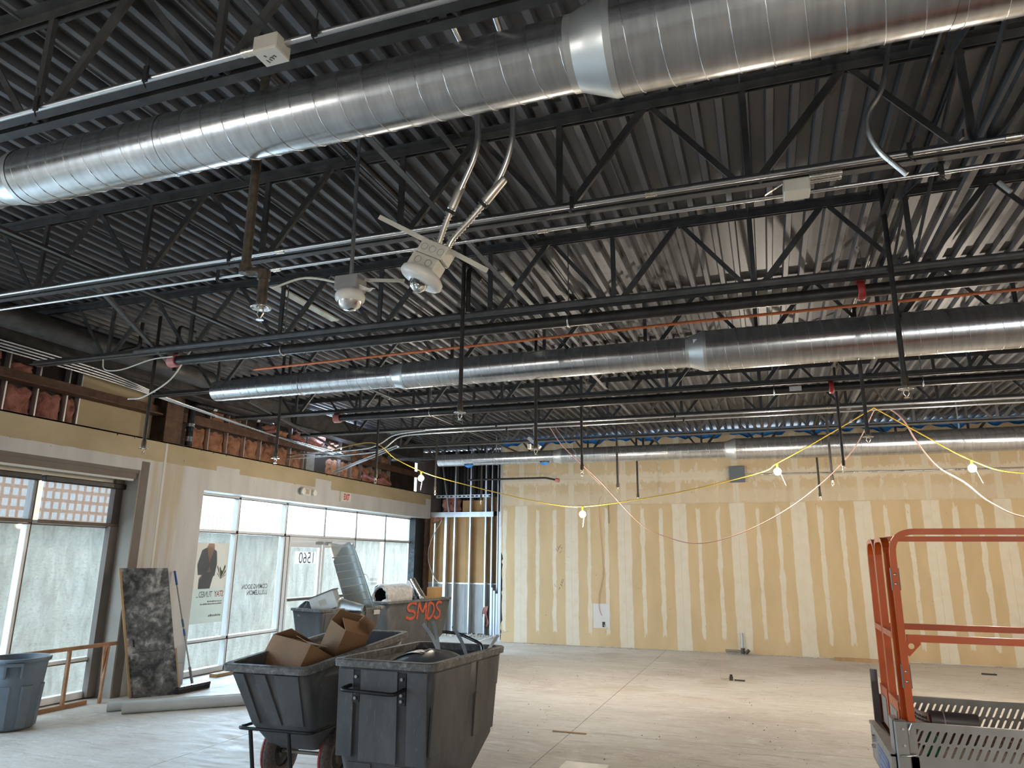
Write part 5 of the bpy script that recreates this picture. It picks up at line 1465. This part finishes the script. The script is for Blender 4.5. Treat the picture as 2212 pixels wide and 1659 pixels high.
MB().tube([(-6.66, 13.0, 1.42), (-6.52, 13.0, 1.22), (-6.36, 13.0, 1.0)], [0.10, 0.105, 0.11], 22).build('foil_tube', M['foil'], t)
b = MB(); b.grid(lambda u, v: (-6.45 + 0.15 * u, 12.88 + 0.04 * math.sin(7 * u), 1.10 + 0.10 * v * math.sin(3.1 * u)), 6, 4, True, 0.004); b.build('crumpled_foil', M['foil'], t)
tag(MB().box(-6.34, -6.16, 13.1, 13.4, 0.95, 1.30, None).build('board_offcut', M['stud_tan']), 'tan board offcut standing behind the silver roll', 'offcut')
bag('foil_scrap', 'pale crumpled wrap at the near end of the far truck', -6.55, 11.9, 1.03, 0.12, 0.10, 0.09, M['fibre'], 21, 'scrap')
# truck A load
bag('plastic_dome', 'dark bulging plastic lid lying in the nearest truck', -2.76, 5.80, 0.93, 0.33, 0.42, 0.17, M['grey_sheet'], 8, 'plastic lid', 0.2)
tag(MB().grid(lambda u, v: (-3.02 + 0.42 * u, 5.62 + 0.42 * v, 1.02 + 0.075 * math.sin(3.14 * u) - 0.03 * v + 0.01 * math.sin(9 * v)), 14, 8, True, 0.004).build('plastic_sheet', M['black_plastic']), 'curled black plastic sheet at the left inside the nearest truck', 'plastic sheet')
for i, (p, q, w, l) in enumerate((((-3.03, 6.2, 1.27), (-2.80, 6.1, 1.02), 0.03, 'leftmost bent metal strip leaning out of the nearest truck'), ((-2.93, 6.2, 1.29), (-2.79, 6.08, 0.98), 0.028, 'second metal strip from the left rising from the nearest truck'), ((-2.73, 6.2, 1.26), (-2.48, 5.98, 1.0), 0.03, 'third metal strip with holes leaning left in the nearest truck'), ((-2.33, 6.3, 1.19), (-2.44, 6.2, 1.0), 0.025, 'short curled metal strip at the right rear of the nearest truck'))):
    p, q = Vector(p), Vector(q)
    m = (p + q) / 2 + Vector((0.01, 0.0, 0.015))
    b = MB()
    for a, c in ((p, m), (m, q)): b.bar(a, c, w, 0.003, (0.3, -1, 0.2))
    tag(b.build('metal_strip', M['stud']), l, 'metal strip', 'metal strips in the nearest truck')
tag(MB().tube(smooth_path([(-2.86, 6.27, 1.20), (-2.7, 6.25, 1.19), (-2.55, 6.2, 1.155), (-2.42, 6.12, 1.12), (-2.36, 6.0, 1.06)]), 0.014, 8).build('black_hose', M['black_plastic']), 'black hose end curving over the rear rim of the nearest truck', 'hose')
tag(MB().bar((-2.55, 6.22, 1.12), (-2.25, 6.36, 1.22), 0.03, 0.003).build('foil_scrap', M['stud']), 'small torn foil scrap on the right rear corner of the nearest truck', 'scrap')
# ------------------------------------------------------------------ scissor lift
L = thing('scissor_lift', (1.7, 4.4, 0), 'orange scissor lift with slotted aluminium toe boards at the right edge', 'scissor lift')
LX0, LX1, LY0, LY1 = 0.50, 2.85, 4.02, 4.78
PZ = 0.98
MB().cbox(LX0, LX1, LY0 + 0.01, LY1 - 0.01, PZ - 0.05, PZ, 0.006).build('platform_deck', M['lift_deck'], L)
def toe(y, z0, z1, flip):
    b = MB()
    px0, pitch, hw, hh, sl = LX0 + 0.085, 0.0325, 0.0056, 0.025, 0.0125
    n = int((LX1 - px0) / pitch)
    rows = [(z1 - 0.088, z1 - 0.028), (z1 - 0.148, z1 - 0.088)]
    for r, (ra, rb) in enumerate(rows):
        zcen = (ra + rb) / 2; H = (rb - ra) / 2
        off = 0.02 if r else 0.0
        for i in range(n):
            cx = px0 + (i + 0.5) * pitch
            sh = lambda z: sl * (z - zcen) / hh
            out = [(-pitch / 2, -H), (-hw, -H), (hw, -H), (pitch / 2, -H), (pitch / 2, H), (hw, H), (-hw, H), (-pitch / 2, H)]
            inn = [(-hw, -hh + 0.005), (-hw * 0.5, -hh), (hw * 0.5, -hh), (hw, -hh + 0.005), (hw, hh - 0.005), (hw * 0.5, hh), (-hw * 0.5, hh), (-hw, hh - 0.005)]
            vs = [(cx + u + sh(zcen + v) + off * 0, y, zcen + v) for u, v in out] + [(cx + u + sh(zcen + v), y, zcen + v) for u, v in inn]
            b.add(vs, [(k, (k + 1) % 8, 8 + (k + 1) % 8, 8 + k) for k in range(8)])
    o = b.build('toe_board', M['alu'], L)
    md = o.modifiers.new('thickness', 'SOLIDIFY'); md.thickness = 0.004; md.offset = 0
    c = MB(); c.box(LX0 + 0.02, LX1, y - 0.004, y + 0.004, z1 - 0.028, z1 - 0.008); c.box(LX0 + 0.02, LX1, y - 0.010, y + 0.010, z1 - 0.008, z1); c.box(LX0 + 0.02, LX1, y - 0.003, y + 0.003, z0, z1 - 0.148)
    c.box(LX0 + 0.02, px0 + 0.001, y - 0.003, y + 0.003, z0, z1 - 0.028); c.box(LX1 - 0.05, LX1, y - 0.004, y + 0.004, z0, z1)
    c.build('toe_board_flange', M['alu'], o)
    return o
toe(LY0, 0.86, 1.13, False)
toe(LY1, 0.86, 1.13, True)
# corner casting at the near left, welded
c = MB(); c.cbox(LX0 - 0.005, LX0 + 0.052, LY0 - 0.018, LY0 + 0.03, 0.80, 1.135, 0.005); c.box(LX0 - 0.01, LX0 + 0.02, LY0, LY0 + 0.12, 0.80, 1.135)
cc = c.build('corner_post', M['alu'], L)
for z in (1.10, 1.03, 0.93, 0.84):
    MB().tube([(LX0 + 0.03, LY0 - 0.018, z), (LX0 + 0.03, LY0 - 0.024, z)], 0.006, 8).build('bolt', M['chrome'], cc)
MB().tube(smooth_path([(LX0 + 0.068, LY0 - 0.008, 1.125), (LX0 + 0.056, LY0 - 0.014, 1.10), (LX0 + 0.055, LY0 - 0.012, 1.075)]), 0.005, 6).build('weld_bead', M['chrome'], cc)
MB().tube(smooth_path([(LX0 + 0.01, LY0 - 0.020, 0.985), (LX0 + 0.04, LY0 - 0.022, 0.987), (LX0 + 0.075, LY0 - 0.012, 0.992)]), 0.006, 6).build('weld_bead', M['chrome'], cc)
# entry end
e = MB(); e.box(LX0 - 0.03, LX0, LY0, LY1, 0.80, 0.985); e.box(LX0 - 0.035, LX0 + 0.02, LY0, LY1, 0.975, 0.99)
en = e.build('entry_sill', M['alu'], L)
MB().box(LX0 - 0.033, LX0 - 0.030, LY0 + 0.10, LY0 + 0.46, 0.82, 0.93).build('blue_sticker', M['blue_sticker'], en)
b = MB(); random.seed(44)
for r in range(3):
    y = LY0 + 0.14
    while y < LY0 + 0.42:
        w = random.uniform(0.01, 0.03); b.box(LX0 - 0.0345, LX0 - 0.0335, y, y + w, 0.835 + 0.03 * r, 0.85 + 0.03 * r); y += w + 0.012
b.build('sticker_print', M['stencil'], en)
for y in (LY0 + 0.58, LY0 + 0.64, LY0 + 0.60):
    MB().tube([(LX0 - 0.03, y, 0.94 - (y - LY0 - 0.58)), (LX0 - 0.045, y, 0.94 - (y - LY0 - 0.58))], 0.01, 8).build('bolt', M['chrome'], en)
MB().box(LX0 - 0.005, LX0 + 0.03, LY1 - 0.02, LY1 + 0.01, 0.80, 1.26).build('rear_upright', M['plate_dark'], L)

def flat_tube(b, pts, w, h, wdir):       # square-section tube along a path; wdir = constant across direction
    wd = Vector(wdir)
    R = []
    P = [Vector(p) for p in pts]
    for i, p in enumerate(P):
        t = (P[min(i + 1, len(P) - 1)] - P[max(i - 1, 0)]).normalized()
        n = t.cross(wd).normalized()
        R.append([p + wd * (w / 2) + n * (h / 2), p - wd * (w / 2) + n * (h / 2), p - wd * (w / 2) - n * (h / 2), p + wd * (w / 2) - n * (h / 2)])
    b.rings(R, (True, True), False)
    return b
# side rails
def side_rail(y, x0, ztop, zmid, near):
    r = 0.11
    b = MB(); flat_tube(b, bend_path([(x0, y, 0.99), (x0, y, ztop), (LX1, y, ztop)], r, 8), 0.026, 0.029, (0, 1, 0))
    o = b.build('side_rail', M['orange'], L)
    MB().box(x0 + 0.02, LX1, y - 0.012, y + 0.012, zmid - 0.016, zmid + 0.016).build('mid_rail', M['orange'], o)
    MB().box(LX1 - 0.05, LX1, y - 0.015, y + 0.015, 0.99, ztop).build('end_post', M['orange'], o)
    b = MB()
    g = 0.115
    # triangular gusset with a round hole
    cx, cz, rad = x0 + 0.036, zmid - 0.037, 0.0135
    tri = [(x0 + 0.013, zmid - 0.014), (x0 + 0.088, zmid - 0.014), (x0 + 0.013, zmid - 0.095)]
    ring = [(cx + rad * math.cos(2 * math.pi * k / 24), cz + rad * math.sin(2 * math.pi * k / 24)) for k in range(24)]
    def onedge(a):
        dx, dz = math.cos(a), math.sin(a); best = 9
        for i in range(3):
            (ax, az), (bx, bz) = tri[i], tri[(i + 1) % 3]
            ex, ez = bx - ax, bz - az
            det = dx * (-ez) + dz * ex
            if abs(det) < 1e-9: continue
            tt = ((ax - cx) * (-ez) + (az - cz) * ex) / det
            ss = (dx * (az - cz) - dz * (ax - cx)) / det
            if tt > 0 and -1e-6 <= ss <= 1 + 1e-6: best = min(best, tt)
        return (cx + best * dx, cz + best * dz)
    outr = [onedge(2 * math.pi * k / 24) for k in range(24)]
    for yy in (y - 0.003, y + 0.003):
        b.add([(p[0], yy, p[1]) for p in outr + ring], [(k, (k + 1) % 24, 24 + (k + 1) % 24, 24 + k) for k in range(24)])
    b.build('gusset', M['orange'], o)
    for za, zb in ((1.73, 1.815), (1.285, 1.37)):
        for s in (-1, 1):
            MB().box(x0 + s * 0.017 - 0.002, x0 + s * 0.017 + 0.002, y - 0.014, y + 0.014, za - 0.01, zb + 0.01).build('hinge_plate', M['plate_dark'], o)
        for z in (za + 0.02, zb - 0.02):
            MB().tube([(x0, y - 0.012, z), (x0, y - 0.017, z), (x0, y - 0.019, z)], [0.0075, 0.0065, 0.003], 10).build('rivet', M['chrome'], o)
    return o
side_rail(LY0 + 0.02, LX0 + 0.075, 2.0, 1.50, True)
side_rail(LY1 - 0.02, LX0 + 0.075, 1.985, 1.50, False)
# entry gate: two narrow inverted-U loops across the end
for y0, y1 in ((LY0 + 0.075, LY0 + 0.40), (LY0 + 0.425, LY1 - 0.06)):
    b = MB(); flat_tube(b, bend_path([(LX0 + 0.058, y0, 1.0), (LX0 + 0.058, y0, 1.965), (LX0 + 0.058, y1, 1.965), (LX0 + 0.058, y1, 1.0)], 0.10, 6), 0.034, 0.022, (1, 0, 0))
    o = b.build('gate_loop', M['orange'], L)
    MB().box(LX0 + 0.04, LX0 + 0.056, y0, y1, 1.49, 1.52).build('gate_rail', M['orange'], o)
    k = MB(); k.box(LX0 + 0.034, LX0 + 0.040, y0 + 0.01, y1 - 0.01, 1.0, 1.20); k.build('kick_plate', M['orange'], o)
    MB().box(LX0 + 0.031, LX0 + 0.034, y0 + 0.06, y1 - 0.05, 1.01, 1.15).build('notice_sticker', M['alu'], o)
# below the deck: scissor stack and chassis
for yy in (LY0 + 0.10, LY1 - 0.10):
    for i in range(4):
        z0 = 0.42 + i * 0.12; z1 = z0 + 0.11
        a, c_ = (0.65, 2.7) if i % 2 == 0 else (2.7, 0.65)
        MB().bar((a, yy, z0), (c_, yy, z1), 0.04, 0.07).build('scissor_arm', M['orange'], L)
MB().cbox(0.62, 2.8, LY0 + 0.04, LY1 - 0.04, 0.12, 0.42, 0.02).build('chassis', M['orange'], L)
for x in (0.85, 2.55):
    for yy in (LY0 + 0.05, LY1 - 0.05):
        MB().tube([(x, yy - 0.05, 0.16), (x, yy + 0.05, 0.16)], 0.16, 22).build('wheel', M['tire'], L)
# things left on the platform
t = thing('paper_bag', (0.78, 4.6, PZ), 'crumpled white printed paper lying on the lift platform', 'paper')
def bagp(u, v): return (0.645 + 0.12 * u, 4.62 + 0.01 * math.sin(4 * u) + 0.03 * v, PZ + 0.008 + 0.115 * v + 0.01 * math.sin(6 * u + 2 * v) * v - 0.06 * u * u * v)
MB().grid(bagp, 10, 6, True, 0.004).build('paper_sheet', M['paper'], t)
def onbag(u, v):
    q = Vector(bagp(min(1, max(0, 0.22 + u / 0.13)), min(1, max(0, 0.66 + v / 0.125))))
    return q + Vector((0, -0.005, 0.0015))
text_mb('United', 0.027, lambda u, v: onbag(u, v), 0.95, 0.0006).build('lettering', M['ink'], t)
text_mb('Rentals', 0.027, lambda u, v: onbag(u + 0.004, v - 0.026), 0.95, 0.0006).build('lettering', M['ink'], t)
t = thing('grey_tube', (1.1, 4.65, PZ), 'dark grey plastic tube lying on the lift platform behind the toe board', 'tube')
MB().tube([(0.75, 4.64, PZ + 0.055), (0.97, 4.64, PZ + 0.05)], 0.05, 18).build('tube_body', M['plate_dark'], t)
MB().tube([(0.81, 4.64, PZ + 0.053), (0.815, 4.64, PZ + 0.053)], 0.052, 18).build('white_band', M['paper'], t)
t = thing('green_bottle', (0.655, 4.09, PZ), 'green plastic bottle standing behind the near toe board of the lift', 'bottle')
MB().tube([(0.655, 4.09, PZ), (0.655, 4.09, PZ + 0.07), (0.655, 4.09, PZ + 0.10), (0.655, 4.09, PZ + 0.13)], [0.04, 0.04, 0.015, 0.015], 16).build('bottle_body', M['green'], t)

# ------------------------------------------------------------------ by the shopfront
t = thing('trash_can', (-8.02, 6.18, 0), 'blue-grey round plastic trash can at the left edge by the window', 'trash can')
CX, CY = -7.98, 6.17
prof = [(0.0, 0.01), (0.225, 0.01), (0.235, 0.03), (0.285, 0.66), (0.292, 0.69), (0.315, 0.70), (0.318, 0.735), (0.305, 0.742), (0.29, 0.735), (0.272, 0.66), (0.222, 0.05), (0.0, 0.04)]
MB().lathe(prof, 40, Matrix.Translation((CX, CY, 0))).build('can_body', M['can'], t)
for k in range(8):
    a = 2 * math.pi * k / 8 - 0.2
    Mx = Matrix.Translation((CX, CY, 0)) @ Matrix.Rotation(a, 4, 'Z')
    b = MB(); b.add([Mx @ Vector(p) for p in ((0.228, -0.05, 0.03), (0.228, 0.05, 0.03), (0.262, 0.06, 0.46), (0.262, -0.06, 0.46), (0.250, -0.04, 0.03), (0.250, 0.04, 0.03), (0.280, 0.05, 0.46), (0.280, -0.05, 0.46))], [(3, 2, 1, 0), (4, 5, 6, 7), (0, 1, 5, 4), (1, 2, 6, 5), (2, 3, 7, 6), (3, 0, 4, 7)])
    b.build('can_rib', M['can'], t)
for a in (-0.75, 2.39):
    Mx = Matrix.Translation((CX, CY, 0)) @ Matrix.Rotation(a, 4, 'Z')
    b = MB(); b.box(0.275, 0.345, -0.085, -0.065, 0.55, 0.70, Mx); b.box(0.275, 0.345, 0.065, 0.085, 0.55, 0.70, Mx); b.box(0.305, 0.345, -0.065, 0.065, 0.67, 0.70, Mx)
    b.build('grip', M['can'], t)

t = thing('timber_partition', (-8.28, 6.8, 0), 'low brown timber frame standing before the left shop window', 'frame')
y0, y1 = 4.9, 7.82
MB().box(-8.378, -8.335, y0, y1, 0.68, 0.725).build('top_rail', M['wood_frame'], t)
MB().box(-8.378, -8.33, y0, 7.45, 0.0, 0.05).build('bottom_rail', M['wood_frame'], t)
for y in (5.3, 5.9, 6.62, 7.10):
    MB().box(-8.376, -8.336, y, y + 0.035, 0.05, 0.68).build('post', M['wood_frame'], t)
MB().bar((-8.28, 7.62, 0.70), (-8.25, 7.56, 0.0), 0.03, 0.03).build('post', M['wood_frame'], t)
MB().bar((-8.28, 7.56, 0.70), (-8.30, 7.62, 0.0), 0.025, 0.03).build('post', M['wood_frame'], t)

BL, BR, TR, TL = Vector((-8.19, 7.97, 0.003)), Vector((-7.85, 8.48, 0.003)), Vector((-8.00, 8.15, 1.68)), Vector((-8.325, 7.65, 1.68))
bn = (BR - BL).cross(TL - BL).normalized()          # faces the room
if bn.x < 0: bn = -bn
def bq(u, v, o=0.0): return BL + (BR - BL) * u + (TL - BL) * v + bn * o
t = thing('mould_board', (-8.02, 8.2, 0), 'tall mould-spotted grey board leaning on the pier', 'board')
MB().poly([bq(0.045, 0), bq(1, 0), bq(1, 1), bq(0.045, 1)], bn, 0.03).build('board', M['mould_board'], t)
MB().poly([bq(0, 0), bq(0.045, 0), bq(0.045, 1), bq(0, 1)], bn, 0.034).build('timber_edge', M['wood'], t)
MB().poly([bq(0.16, 0.385, 0.0305), bq(0.19, 0.385, 0.0305), bq(0.19, 0.44, 0.0305), bq(0.16, 0.44, 0.0305)], bn, 0.001).build('hand_hole', M['dark_in'], t)
t = thing('lower_board', (-7.98, 8.25, 0), 'short mould-spotted board leaning against the foot of the tall one', 'board')
MB().poly([bq(0.09, 0.0, 0.036), bq(1.0, 0.0, 0.036), bq(1.0, 0.355, 0.036), bq(0.09, 0.335, 0.036)], bn, 0.022).build('board', M['mould_board'], t)
MB().poly([bq(1.0, 0.0, 0.036), bq(1.035, 0.0, 0.036), bq(1.035, 0.36, 0.036), bq(1.0, 0.36, 0.036)], bn, 0.022).build('timber_edge', M['wood'], t)
tag(MB().box(FX, FX + 0.02, 8.92, 9.10, 0.0, 0.30).build('drywall_scrap', M['header']), 'small drywall scrap standing at the foot of the pier', 'scrap')

t = thing('push_broom', (-7.78, 8.7, 0), 'push broom with blue handle grip leaning on the pier', 'broom')
top, bot = Vector((-8.33, 8.66, 1.63)), Vector((-7.82, 8.70, 0.10))
P = lambda k: top + (bot - top) * k
MB().tube([P(0.0), P(0.13)], 0.016, 10).build('blue_grip', M['blue'], t)
MB().tube([P(0.13), P(0.92)], 0.011, 10).build('pole', M['box_grey'], t)
MB().tube([P(0.44), P(0.51)], 0.015, 10).build('teal_clamp', M['teal'], t)
MB().tube([P(0.53), P(0.59)], 0.015, 10).build('blue_clamp', M['blue'], t)
MB().tube([P(0.86), P(1.0)], 0.019, 10).build('neck', M['plate_dark'], t)
MB().cbox(-7.85, -7.77, 8.40, 9.02, 0.045, 0.09, 0.008).build('broom_block', M['black_plastic'], t)
MB().box(-7.85, -7.775, 8.41, 9.01, 0.002, 0.046).build('bristles', M['bristle'], t)

for i, (p, q, l) in enumerate((((-7.47, 7.19, 0.065), (-5.6, 9.0, 0.065), 'long grey rolled underlay on the floor behind the trucks'), ((-7.76, 7.16, 0.06), (-7.0, 7.85, 0.06), 'shorter grey rolled underlay, its end at the timber frame'))):
    if i == 1: p, q = (-7.74, 7.22, 0.055), (-6.2, 8.72, 0.055)
    p, q = Vector(p), Vector(q); dd = (q - p).normalized()
    t = thing('underlay_roll', (p.x, p.y, 0), l, 'roll', 'grey underlay rolls on the floor')
    MB().tube([p, p + (q - p) * 0.5, q], p.z, 20, caps=False).build('roll_skin', M['roll'], t)
    for c, s in ((p, 1), (q, -1)):
        pts = []
        e1 = Vector((0, 0, 1)); e2 = dd.cross(e1)
        for k in range(60):
            a = k * 0.5; r = p.z * (1 - 0.8 * k / 60)
            pts.append(c + dd * (0.004 * s) + e1 * r * math.cos(a) + e2 * r * math.sin(a))
        MB().tube(pts, 0.004, 4).build('spiral_end', M['roll'], t)
tag(MB().cbox(-8.45, -8.30, 9.75, 10.45, 0.0, 0.05, 0.004).build('timber_block', M['wood']), 'short raw timber plank lying at the window sill', 'plank')

# ------------------------------------------------------------------ back wall fittings
t = thing('electrical_box', (-0.53, BY - 0.06, 3.5), 'dark grey electrical box high on the back wall', 'electrical box')
MB().cbox(-0.68, -0.38, BY - 0.12, BY - 0.001, 3.50, 3.83, 0.008).build('body', M['wallbox'], t)
MB().cbox(-0.69, -0.37, BY - 0.13, BY - 0.121, 3.49, 3.84, 0.004).build('cover', M['wallbox'], t)
tag(MB().tube([(-0.37, BY - 0.02, 3.66), (3, BY - 0.02, 3.65), (XR - 0.1, BY - 0.02, 3.64)], 0.016, 8).build('surface_conduit', M['conduit']), 'thin conduit running right from the grey wall box', 'conduit')
t = thing('access_panel', (-3.57, BY, 0.4), 'square white patch panel low on the back wall with a cut-out', 'panel')
MB().box(-3.76, -3.39, BY - 0.004, BY - 0.001, 0.40, 0.91).build('patch_board', M['white_paint'], t)
MB().box(-3.56, -3.50, BY - 0.008, BY - 0.004, 0.42, 0.53).build('outlet_box', M['ink'], t)
MB().tube(smooth_path([(-3.53, BY - 0.01, 0.47), (-3.49, BY - 0.03, 0.42), (-3.46, BY - 0.02, 0.36)]), 0.006, 5).build('wire_tail', M['white_cord'], t)
tag(MB().box(3.62, 3.99, BY - 0.004, BY - 0.001, 0.22, 0.66).build('patch_panel', M['drywall']), 'faint square drywall patch low on the back wall behind the lift', 'panel')
tag(MB().tube(smooth_path([(-3.52, BY - 0.03, 3.25), (-3.58, BY - 0.02, 3.10), (-3.56, BY - 0.012, 2.4), (-3.52, BY - 0.012, 1.6), (-3.62, BY - 0.012, 1.1), (-3.62, BY - 0.012, 0.8), (-3.57, BY - 0.012, 0.66)]), 0.005, 6).build('hanging_cable', M['pink_cord']), 'thin cable hanging down the back wall to the white patch panel', 'cable')
tag(MB().tube([(-3.37, BY - 0.01, 3.10), (-3.36, BY - 0.012, 2.65)], 0.005, 5).build('wire_tail', M['iron']), 'two short wire tails hanging on the back wall', 'wire')
t = thing('pipe_stub', (-0.64, BY - 0.1, 0), 'bare pipe stub with tee at the foot of the back wall', 'pipe')
MB().tube([(-0.64, BY - 0.08, 0.0), (-0.64, BY - 0.08, 0.42)], 0.022, 10).build('riser', M['conduit'], t)
MB().tube([(-0.68, BY - 0.09, 0.07), (-0.98, BY - 0.09, 0.07)], 0.022, 10).build('side_pipe', M['alu'], t)
MB().tube([(-0.64, BY - 0.08, 0.02), (-0.64, BY - 0.08, 0.13)], 0.04, 10).build('tee', M['iron'], t)
MB().tube([(-0.58, BY - 0.1, 0.03), (-0.52, BY - 0.12, 0.10)], 0.03, 10).build('valve', M['iron'], t)
t = thing('floor_stub', (-0.71, 12.67, 0), 'small capped pipe stub rising from the floor before the back wall', 'pipe')
MB().tube([(-0.71, 12.67, 0), (-0.71, 12.67, 0.06)], 0.03, 12).build('stub', M['iron'], t)
MB().tube([(-0.71, 12.67, 0.06), (-0.71, 12.67, 0.09)], [0.02, 0.022], 8).build('plug', M['black_pipe'], t)
MB().tube([(-0.66, 12.66, 0.012), (-0.50, 12.64, 0.012)], 0.012, 8).build('loose_fitting', M['iron'], t)
MB().tube(smooth_path([(-0.74, 12.67, 0.03), (-0.88, 12.8, 0.02), (-0.86, 13.2, 0.25), (-0.80, 13.6, 0.30)]), 0.004, 5).build('wire', M['pink_cord'], t)
t = thing('fire_pipe', (-5.2, 15.6, 3.64), 'grey pipe arm with red cap reaching along the back wall under the far duct', 'pipe')
MB().tube(bend_path([(-6.55, 15.5, 4.66), (-6.55, 15.5, 3.64), (-4.65, 15.5, 3.64), (-4.38, 15.5, 3.58)], 0.06), 0.022, 10).build('pipe', M['black_pipe'], t)
MB().tube([(-4.41, 15.5, 3.59), (-4.33, 15.5, 3.57)], 0.045, 12).build('red_cap', M['pinkred'], t)
tag(MB().box(1.05, 1.85, BY - 0.30, BY - 0.24, 0.0, 0.06).build('timber_batten', M['wood']), 'raw timber batten lying on the floor along the back wall', 'plank')
tag(MB().bar((3.30, 15.03, 0.012), (3.52, 15.0, 0.012), 0.035, 0.024).build('black_tool', M['dark_tool']), 'small black tool on the floor near the back wall at the right', 'tool')
t = thing('metal_channel', (-1.7, 6.9, 0), 'pale flat channel lying on the floor at the bottom edge', 'channel')
MB().cbox(-1.90, -1.50, 5.3, 6.98, 0.002, 0.05, 0.003).build('tube_body', M['white_plastic'], t)
MB().box(-1.885, -1.515, 6.9805, 6.982, 0.010, 0.042).build('open_end', M['dark_in'], t)
tag(MB().box(-2.40, -2.02, 8.25, 8.285, 0.0, 0.010).build('flat_bar', M['wood']), 'short rusty flat bar lying across the floor joint', 'metal bar')

# crumbs along the walls and dust on the floor
random.seed(77)
b = MB()
def crumb(x, y, s):
    h = s * random.uniform(0.4, 1.0); a = random.uniform(0, 6)
    vs = [(x + s * math.cos(a + k * 1.57) * random.uniform(0.6, 1), y + s * math.sin(a + k * 1.57) * random.uniform(0.6, 1), 0.0005) for k in range(4)] + [(x + s * 0.2, y, h)]
    b.add(vs, [(0, 1, 4), (1, 2, 4), (2, 3, 4), (3, 0, 4)])
for i in range(420):
    x = random.uniform(-5.9, 5.5); crumb(x, BY - abs(random.gauss(0, 0.06)) - 0.01, random.uniform(0.008, 0.035) * (1 if math.sin(x * 3.3) > -0.3 else 0.4))
for i in range(220):
    crumb(random.uniform(-7.8, -5.7), RY - abs(random.gauss(0, 0.3)), random.uniform(0.02, 0.07))
tag(b.build('plaster_crumbs', M['gypsum_crumb']), 'plaster crumbs swept along the foot of the back wall', 'rubble', kind='stuff')
b = MB()
for i in range(500):
    crumb(random.uniform(-5, 5), random.uniform(6.5, 15.8), random.uniform(0.003, 0.012))
tag(b.build('floor_debris', M['iron']), 'tiny dark debris scattered over the concrete floor', 'rubble', kind='stuff')
bw = thing('pencil_scribble', (-4.55, BY, 1.2), 'dark pencil scribbles on the taped back wall near the stud corner', 'marks')
random.seed(51)
for zc in (1.98, 1.22):
    b = MB()
    for k in range(9):
        x, z = -4.62 + random.uniform(0, 0.16), zc + random.uniform(-0.06, 0.14)
        b.bar((x, BY - 0.001, z), (x + random.uniform(-0.05, 0.05), BY - 0.001, z + random.uniform(0.02, 0.09)), 0.001, 0.006)
    b.build('scribble', M['ink'], bw)
